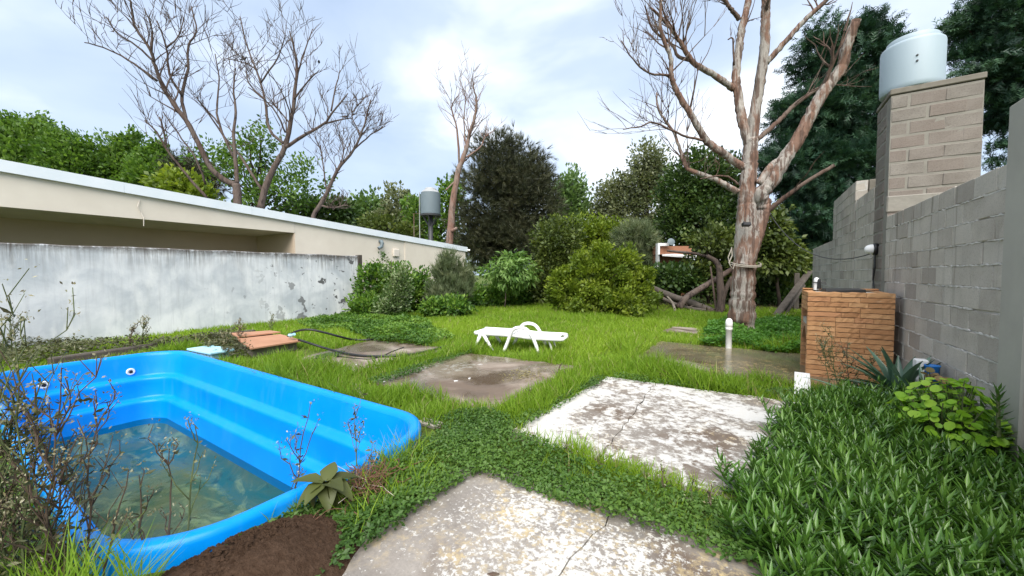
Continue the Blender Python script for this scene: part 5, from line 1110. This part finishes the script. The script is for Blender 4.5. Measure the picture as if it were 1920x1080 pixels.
# tall weeds gone to seed: stem, side stems, leaves, heads
def weed(label, base, h, seed, nb=6, dry=.5, lean=(0, 0), group=None, spread=.45, leafn=26, headn=5, thick=1.):
    r = random.Random(seed); g = np.random.default_rng(seed); base = Vector(base); o = empty('tall_weed', base, 0, label, 'weed', group)
    m = MB(); tips = []; lp = []; ld = []
    top = Vector((lean[0]*h, lean[1]*h, h)); stem = [Vector((0, 0, -.03)).lerp(top, i/7)+Vector((r.uniform(-1, 1), r.uniform(-1, 1), 0))*.018*h*(i > 0) for i in range(8)]
    m.tube(stem, [(.0058-.0005*i)*thick for i in range(8)], 5)
    tips.append(stem[-1])
    for b in range(nb):
        i = r.randint(1, 6); a = r.uniform(0, 6.28); L_ = h*r.uniform(.22, .5)*(1-.06*i); e = stem[i]+Vector((math.cos(a)*spread, math.sin(a)*spread, 1)).normalized()*L_
        pts = wiggle(stem[i], e, 4, .06); m.tube(pts, [x_*thick for x_ in (.0036, .0032, .0028, .0024, .002)], 4); tips.append(e)
        for _ in range(r.randint(1, 3)):
            j = r.randint(2, 4); e2 = pts[j]+Vector((r.uniform(-.6, .6), r.uniform(-.6, .6), 1)).normalized()*L_*r.uniform(.25, .5); m.tube([pts[j], e2], [.0022*thick, .0016*thick], 4); tips.append(e2)
        for p_ in pts[1:]: lp.append(p_)
    for p_ in stem[1:]: lp += [p_, p_]
    m.build('stem', M['dry_stem'] if r.random() < dry else M['green_stem'], o)
    L = np.array([tuple(r.choice(lp)) for _ in range(leafn)]); n = len(L); y = g.normal(size=(n, 3))*[1, 1, .5]; leaves('leaf', T_LEAF, L, y, g.normal(size=(n, 3))+[0, 0, .6], g.uniform(.02, .055, n), g.random(n), M['weed'], o, g.uniform(.015, .04, n))['kind'] = 'stuff'
    Tt = np.repeat(np.array([tuple(t) for t in tips]), headn, 0); n = len(Tt); leaves('seed_head', T_LEAF, Tt+g.normal(size=(n, 3))*.016, g.normal(size=(n, 3))+[0, 0, .8], g.normal(size=(n, 3)), g.uniform(.010, .024, n)*thick, g.random(n), M['weed_head'], o, g.uniform(.010, .02, n)*thick)['kind'] = 'stuff'
    return o
def wpx(label, bpx, bpy_, tpx, tpy, seed, **k):
    b = G(bpx, bpy_); D_ = -b.x*sY+b.y*cY; t = P(tpx, tpy, D_); h = t.z; return weed(label, b, h, seed, lean=((t.x-b.x)/h, (t.y-b.y)/h), **k)
gw = 'dry weeds standing along the near end of the pool'
wpx('branching dry weed reaching over the pool corner next to the grassy end', 668, 905, 665, 762, 201, nb=7, group=gw)
wpx('tall forked weed with feathery heads before the steps of the pool', 545, 948, 580, 755, 202, nb=6, dry=.6, group=gw)
wpx('short dry weed leaning at the grassy pool corner', 700, 900, 697, 832, 203, nb=4, group=gw)
wpx('pale forked weed with small heads over the murky water', 352, 1030, 368, 795, 204, nb=4, dry=0, group=gw, leafn=10)
wpx('thin reddish weed at the edge of the soil heap', 318, 1040, 318, 840, 205, nb=5, group=gw)
wpx('slender weed with brown leaves between the soil heap and the forked weed', 265, 1062, 262, 890, 206, nb=4, group=gw)
wpx('tall dark branching weed with drooping brown leaves', 160, 1088, 178, 752, 207, nb=9, leafn=44, group=gw)
wpx('upright dark weed left of the branching one', 100, 1110, 85, 760, 208, nb=9, leafn=44, group=gw)
wpx('very tall tangled weed rising above the pool rim', 52, 1130, 40, 640, 209, nb=13, leafn=80, group=gw, spread=.6)
wpx('dense weed clump with many crossing twigs', 15, 1130, 15, 600, 210, nb=14, leafn=90, group=gw, spread=.6)
wpx('weed bending out over the pool wall', 75, 1130, 110, 690, 211, nb=10, leafn=60, group=gw)
wpx('stout weed with a yellow flower head by the tangle', -20, 1130, 0, 720, 212, nb=12, leafn=90, group=gw, spread=.6)
wpx('thin stalk bending to the side over the water', 190, 1090, 240, 880, 213, nb=3, group=gw, leafn=14)
for i, (x, tx, ty, lab) in enumerate([(30, 70, 720, 'weed with fine crossing twigs behind the very tall tangled one'), (-30, 30, 800, 'low spreading weed under the tangle'), (60, 140, 820, 'side weed stretching towards the murky water'), (120, 60, 850, 'short bushy weed before the upright dark one'), (0, -20, 650, 'tall thin weed at the outer side of the tangle'), (40, 10, 900, 'leafy low weed in the long grass by the pool rim')]):
    wpx(lab, x, 1120, tx, ty, 260+i, nb=14, leafn=110, group=gw, spread=.75)
gw2 = 'dry weeds at the foot of the white wall'
wpx('bushy grey weed against the white wall behind the pool', 262, 657, 272, 600, 220, nb=12, leafn=50, group=gw2, thick=1.9, spread=.7)
wpx('second bushy weed against the wall just past the first', 240, 660, 250, 615, 225, nb=9, leafn=40, group=gw2, thick=1.9, spread=.7)
wpx('wiry weed beside the terracotta boards', 448, 652, 448, 600, 221, nb=12, leafn=60, group=gw2, thick=1.9, spread=.8)
wpx('dark tangled weed at the pump box corner', 430, 662, 425, 625, 222, nb=14, leafn=90, group=gw2, thick=1.9, spread=1.)
wpx('small upright weed behind the terracotta boards', 508, 622, 508, 586, 223, nb=7, leafn=30, group=gw2, thick=1.9)
wpx('tall grey weed by the wall at the far left of the pool', 22, 678, 20, 585, 224, nb=14, leafn=90, group=gw2, thick=1.9, spread=.7)
gw3 = 'thin flower stalks on the joint between slabs'
for i, (x, y_, t) in enumerate([(1205, 905, 868), (1240, 925, 880), (1295, 945, 900), (1330, 955, 905), (1120, 880, 850), (1060, 855, 832)]):
    wpx('thin dry stalk at the edge of the whitewashed slab', x, y_+12, x+4, t, 230+i, nb=2, leafn=5, group=gw3, headn=3)
# rose-like stems in front of the grill
gw4 = 'thin thorny stems before the brick grill'
for i, (x, y_, tx, ty, lab) in enumerate([(1560, 742, 1540, 640, 'leafy thorny stem leaning towards the tray'), (1590, 745, 1590, 645, 'thin thorny stem in the middle of the grill side'), (1625, 742, 1640, 660, 'dry thorny stem near the block wall side of the grill'), (1575, 745, 1556, 615, 'tall bent pale stem before the brick side')]):
    wpx(lab, x, y_, tx, ty, 240+i, nb=10, leafn=90, group=gw4, dry=.5, spread=.7)
# yucca rosettes
def rosette(name, label, base, n, L_, seed, mat, wid=.06, el0=.15, el1=1.35):
    g = np.random.default_rng(seed); base = Vector(base); o = empty(name, base, 0, label, 'plant')
    for i in range(n):
        a = i*2.4+g.uniform(-.2, .2); el = el0+(el1-el0)*(i/n)+g.uniform(-.15, .15); L = L_*g.uniform(.75, 1.1); pts = []
        m = MB(); d = Vector((math.cos(a), math.sin(a), 0)); sd_ = Vector((-math.sin(a), math.cos(a), 0)); p = d*.02+Vector((0, 0, .03)); e = el
        for j in range(7):
            w_ = wid*(.55+.9*j/2 if j < 2 else 1.45*(1-((j-1)/5.2)**1.5))*.5
            up = Vector((-d.x*math.sin(e), -d.y*math.sin(e), math.cos(e))); m.v += [tuple(p-sd_*w_+up*w_*.45), tuple(p), tuple(p+sd_*w_+up*w_*.45)]
            p = p+(d*math.cos(e)+Vector((0, 0, math.sin(e))))*L/6; e -= (.05+.10*(1-i/n))
        for j in range(6):
            for c_ in range(2): b = j*3+c_; m.f.append((b, b+1, b+4, b+3))
        q_ = m.build('leaf', mat, o, True); at = q_.data.attributes.new('tint', 'FLOAT', 'POINT'); tv_ = float(g.random()); at.data.foreach_set('value', [tv_]*len(q_.data.vertices))
    return o
rosette('yucca', 'blue green sword-leaved yucca beside the brick grill', (1.38, 5.95, .10), 36, .66, 301, M['yucca'], .075)
rosette('yucca', 'darker sword-leaved plant close to the block wall behind the geranium', (1.48, 5.45, .08), 22, .60, 302, M['yucca'], .06)
rosette('yucca', 'low splayed sword-leaved plant at the foot of the thorny stems', (1.02, 6.02, .03), 14, .5, 303, M['yucca'], .05, .0, .7)
# geraniums
def geranium(label, base, w_, h_, n, seed, mat, size):
    g = np.random.default_rng(seed); base = Vector(base); o = empty('geranium', base, 0, label, 'plant'); m = MB(); pos = []; nr = []
    for i in range(n):
        a = g.uniform(0, 6.28); rd = w_*math.sqrt(g.random()); z = h_*(1-.65*(rd/w_)**2)*g.uniform(.45, 1.0)+.06; p = Vector((rd*math.cos(a), rd*math.sin(a), z)); pos.append(tuple(p)); nr.append((math.cos(a)*.5*rd/w_+g.normal()*.3, math.sin(a)*.5*rd/w_+g.normal()*.3-.15, .8))
        if i % 2 == 0: m.tube(wiggle((rd*.25*math.cos(a), rd*.25*math.sin(a), -.02), p, 3, .05), [.008, .007, .005, .004], 5)
    m.build('stem', M['green_stem'], o)
    ms = []
    for v_ in range(6):
        lf = leaves('leaf', T_ROUND, np.zeros((1, 3)), np.array([[0, 1., 0]]), np.array([[0, 0, 1.]]), np.array([1.]), np.array([v_/5.]), mat); ms.append(lf.data); bpy.data.objects.remove(lf)
    for p_, n_ in zip(pos, nr):
        lf = link('leaf', ms[int(g.integers(6))], o, p_); q_ = Vector(n_).to_track_quat('Z', 'Y').to_matrix().to_4x4() @ Matrix.Rotation(g.uniform(0, 6.28), 4, 'Z'); lf.rotation_euler = q_.to_euler(); k_ = size*g.uniform(.55, 1.25); lf.scale = (k_, k_, k_)
geranium('bright lime green round-leaved geranium growing out of the succulent bed', (1.36, 4.55, .05), .37, .60, 299, 310, M['geranium'], .074)
geranium('withered brownish geranium by the block wall behind the bright one', (1.50, 5.35, .05), .22, .52, 60, 311, M['geranium_dry'], .065)
# single upright succulent by the column
b = Vector((1.50, 4.22, .05)); o = empty('upright_succulent', b, 0, 'single tall upright succulent stalk in front of the pale column', 'plant'); h_ = .62
MB().tube([(0, 0, -.05), (.01, 0, .3), (0, .01, h_)], [.016, .013, .008], 6).build('stem', M['green_stem'], o)
g = np.random.default_rng(320); n = 58; t_ = np.linspace(.08, 1, n); ang = np.arange(n)*2.4; el = .15+1.0*t_**2; y = np.c_[np.cos(ang)*np.cos(el), np.sin(ang)*np.cos(el), np.sin(el)]; nr = np.c_[-np.cos(ang)*np.sin(el), -np.sin(ang)*np.sin(el), np.cos(el)]
leaves('leaf', ([(0, 0, 0), (-.11, .4, .03), (0, .45, -.06), (.11, .4, .03), (0, 1, .05)], [(0, 2, 1), (0, 3, 2), (1, 2, 4), (2, 3, 4)], []), np.c_[np.zeros(n), np.zeros(n), t_*h_], y, nr, .15-.07*t_, .15+.3*g.random(n), M['succulent'], o, (.15-.07*t_)*1.1)
# wilted leaf clump and the root tangle at the pool end
rosette('wilted_plant', 'uprooted wilted plant with broad curled green leaves on the pool rim', (-2.24, 1.36, .19), 15, .19, 330, M['wilted'], .085, -1.0, .55)
g = np.random.default_rng(331); m = MB(); c = Vector((-2.2, 1.62, .05)); o = empty('root_tangle', c, 0, 'tangle of dry reddish brown roots at the grassy pool corner', 'roots')
for i in range(230):
    a = g.uniform(0, 6.28); p = Vector((g.normal()*.07, g.normal()*.10, abs(g.normal())*.05)); pts = [p]; dd = Vector((math.cos(a), math.sin(a), g.uniform(-.1, .6)))
    for j in range(5): dd = (dd+Vector((g.normal(), g.normal(), g.normal()-.25))*.4).normalized(); p = p+dd*g.uniform(.02, .05); p.z = max(p.z, .0); pts.append(p.copy())
    m.tube(pts, .0026, 4)
m.build('roots', M['rootmat'], o)['kind'] = 'stuff'
m = MB()
for i in range(6): a = g.uniform(0, 6.28); e = Vector((math.cos(a)*.3, math.sin(a)*.3, .02+.12*g.random())); m.tube(wiggle((0, 0, .08), e, 4, .12), .0022, 4)
m.build('dry_straw', M['rope'], o)
# pebbles and tile chips
chip = MB().bbox(-.5, .5, -.35, .35, 0, .4, .12, None, .08); cme = bpy.data.meshes.new('stone_chip'); cme.from_pydata(chip.v, [], chip.f); cme.materials.append(M['far_white'])
r = random.Random(340)
for i, (x, y_, s_) in enumerate([(590, 690, .03), (610, 676, .04), (640, 690, .03), (668, 684, .035), (703, 690, .05), (622, 700, .03), (855, 715, .05), (880, 710, .04), (720, 716, .035), (560, 684, .04), (700, 678, .03), (745, 680, .03)]):
    p = G(x, y_, .036); o = link('stone_chip', cme, None, p); o.scale = (s_, s_, s_*.6); o.rotation_euler = (0, 0, r.uniform(0, 3)); tag(o, 'small pale stone chip lying on or beside the damp slabs', 'stone', 'pale chips on the damp slabs')
cm2 = cme.copy(); cm2.materials[0] = M['rope']
o = link('flat_stone', cm2, None, G(808, 797, .0)); o.scale = (.28, .2, .10); tag(o, 'flat cream stone set in the grass right of the pool', 'stone')
p = G(515, 1005, .03); o = MB().tube([p, p+RIGHT*.05+FWD*.012, p+RIGHT*.1+FWD*.03], [.004, .009, .005], 6).build('tile_shard', M['terracotta']); tag(o, 'narrow reddish shard on the weeds by the soil heap', 'shard')
# debris pile on the brown slab
g = np.random.default_rng(350); c = G(985, 703, .04); n = 260; pp = np.c_[c.x+g.normal(size=n)*.16, c.y+g.normal(size=n)*.16, .037+np.abs(g.normal(size=n))*.008]
leaves('straw_litter', T_QUAD, pp, g.normal(size=(n, 3))*[1, 1, .1], np.tile([0, 0, 1.], (n, 1))+g.normal(size=(n, 3))*.2, g.uniform(.02, .09, n), g.random(n), M['drygrass'], None, g.uniform(.01, .03, n)); tag(bpy.data.objects['straw_litter'], 'scattered straw litter on the damp brown slab', 'litter', kind='stuff')
p = G(1046, 698, .04); o = MB().tube([p, p+Vector((.02, .03, .10)), p+Vector((.06, .02, .14))], .008, 5).tube([p, p+Vector((.08, 0, .01))], .008, 5).build('bent_stick', M['dry_stem']); tag(o, 'small dark bent stick on the corner of the brown slab', 'stick')
p = G(925, 1076, .04); o = MB().tube([p-RIGHT*.03, p, p+RIGHT*.03], [.004, .014, .004], 6, True, .4).build('dead_leaf', M['dry_stem']); tag(o, 'brown dead leaf on the flaking slab', 'leaf')
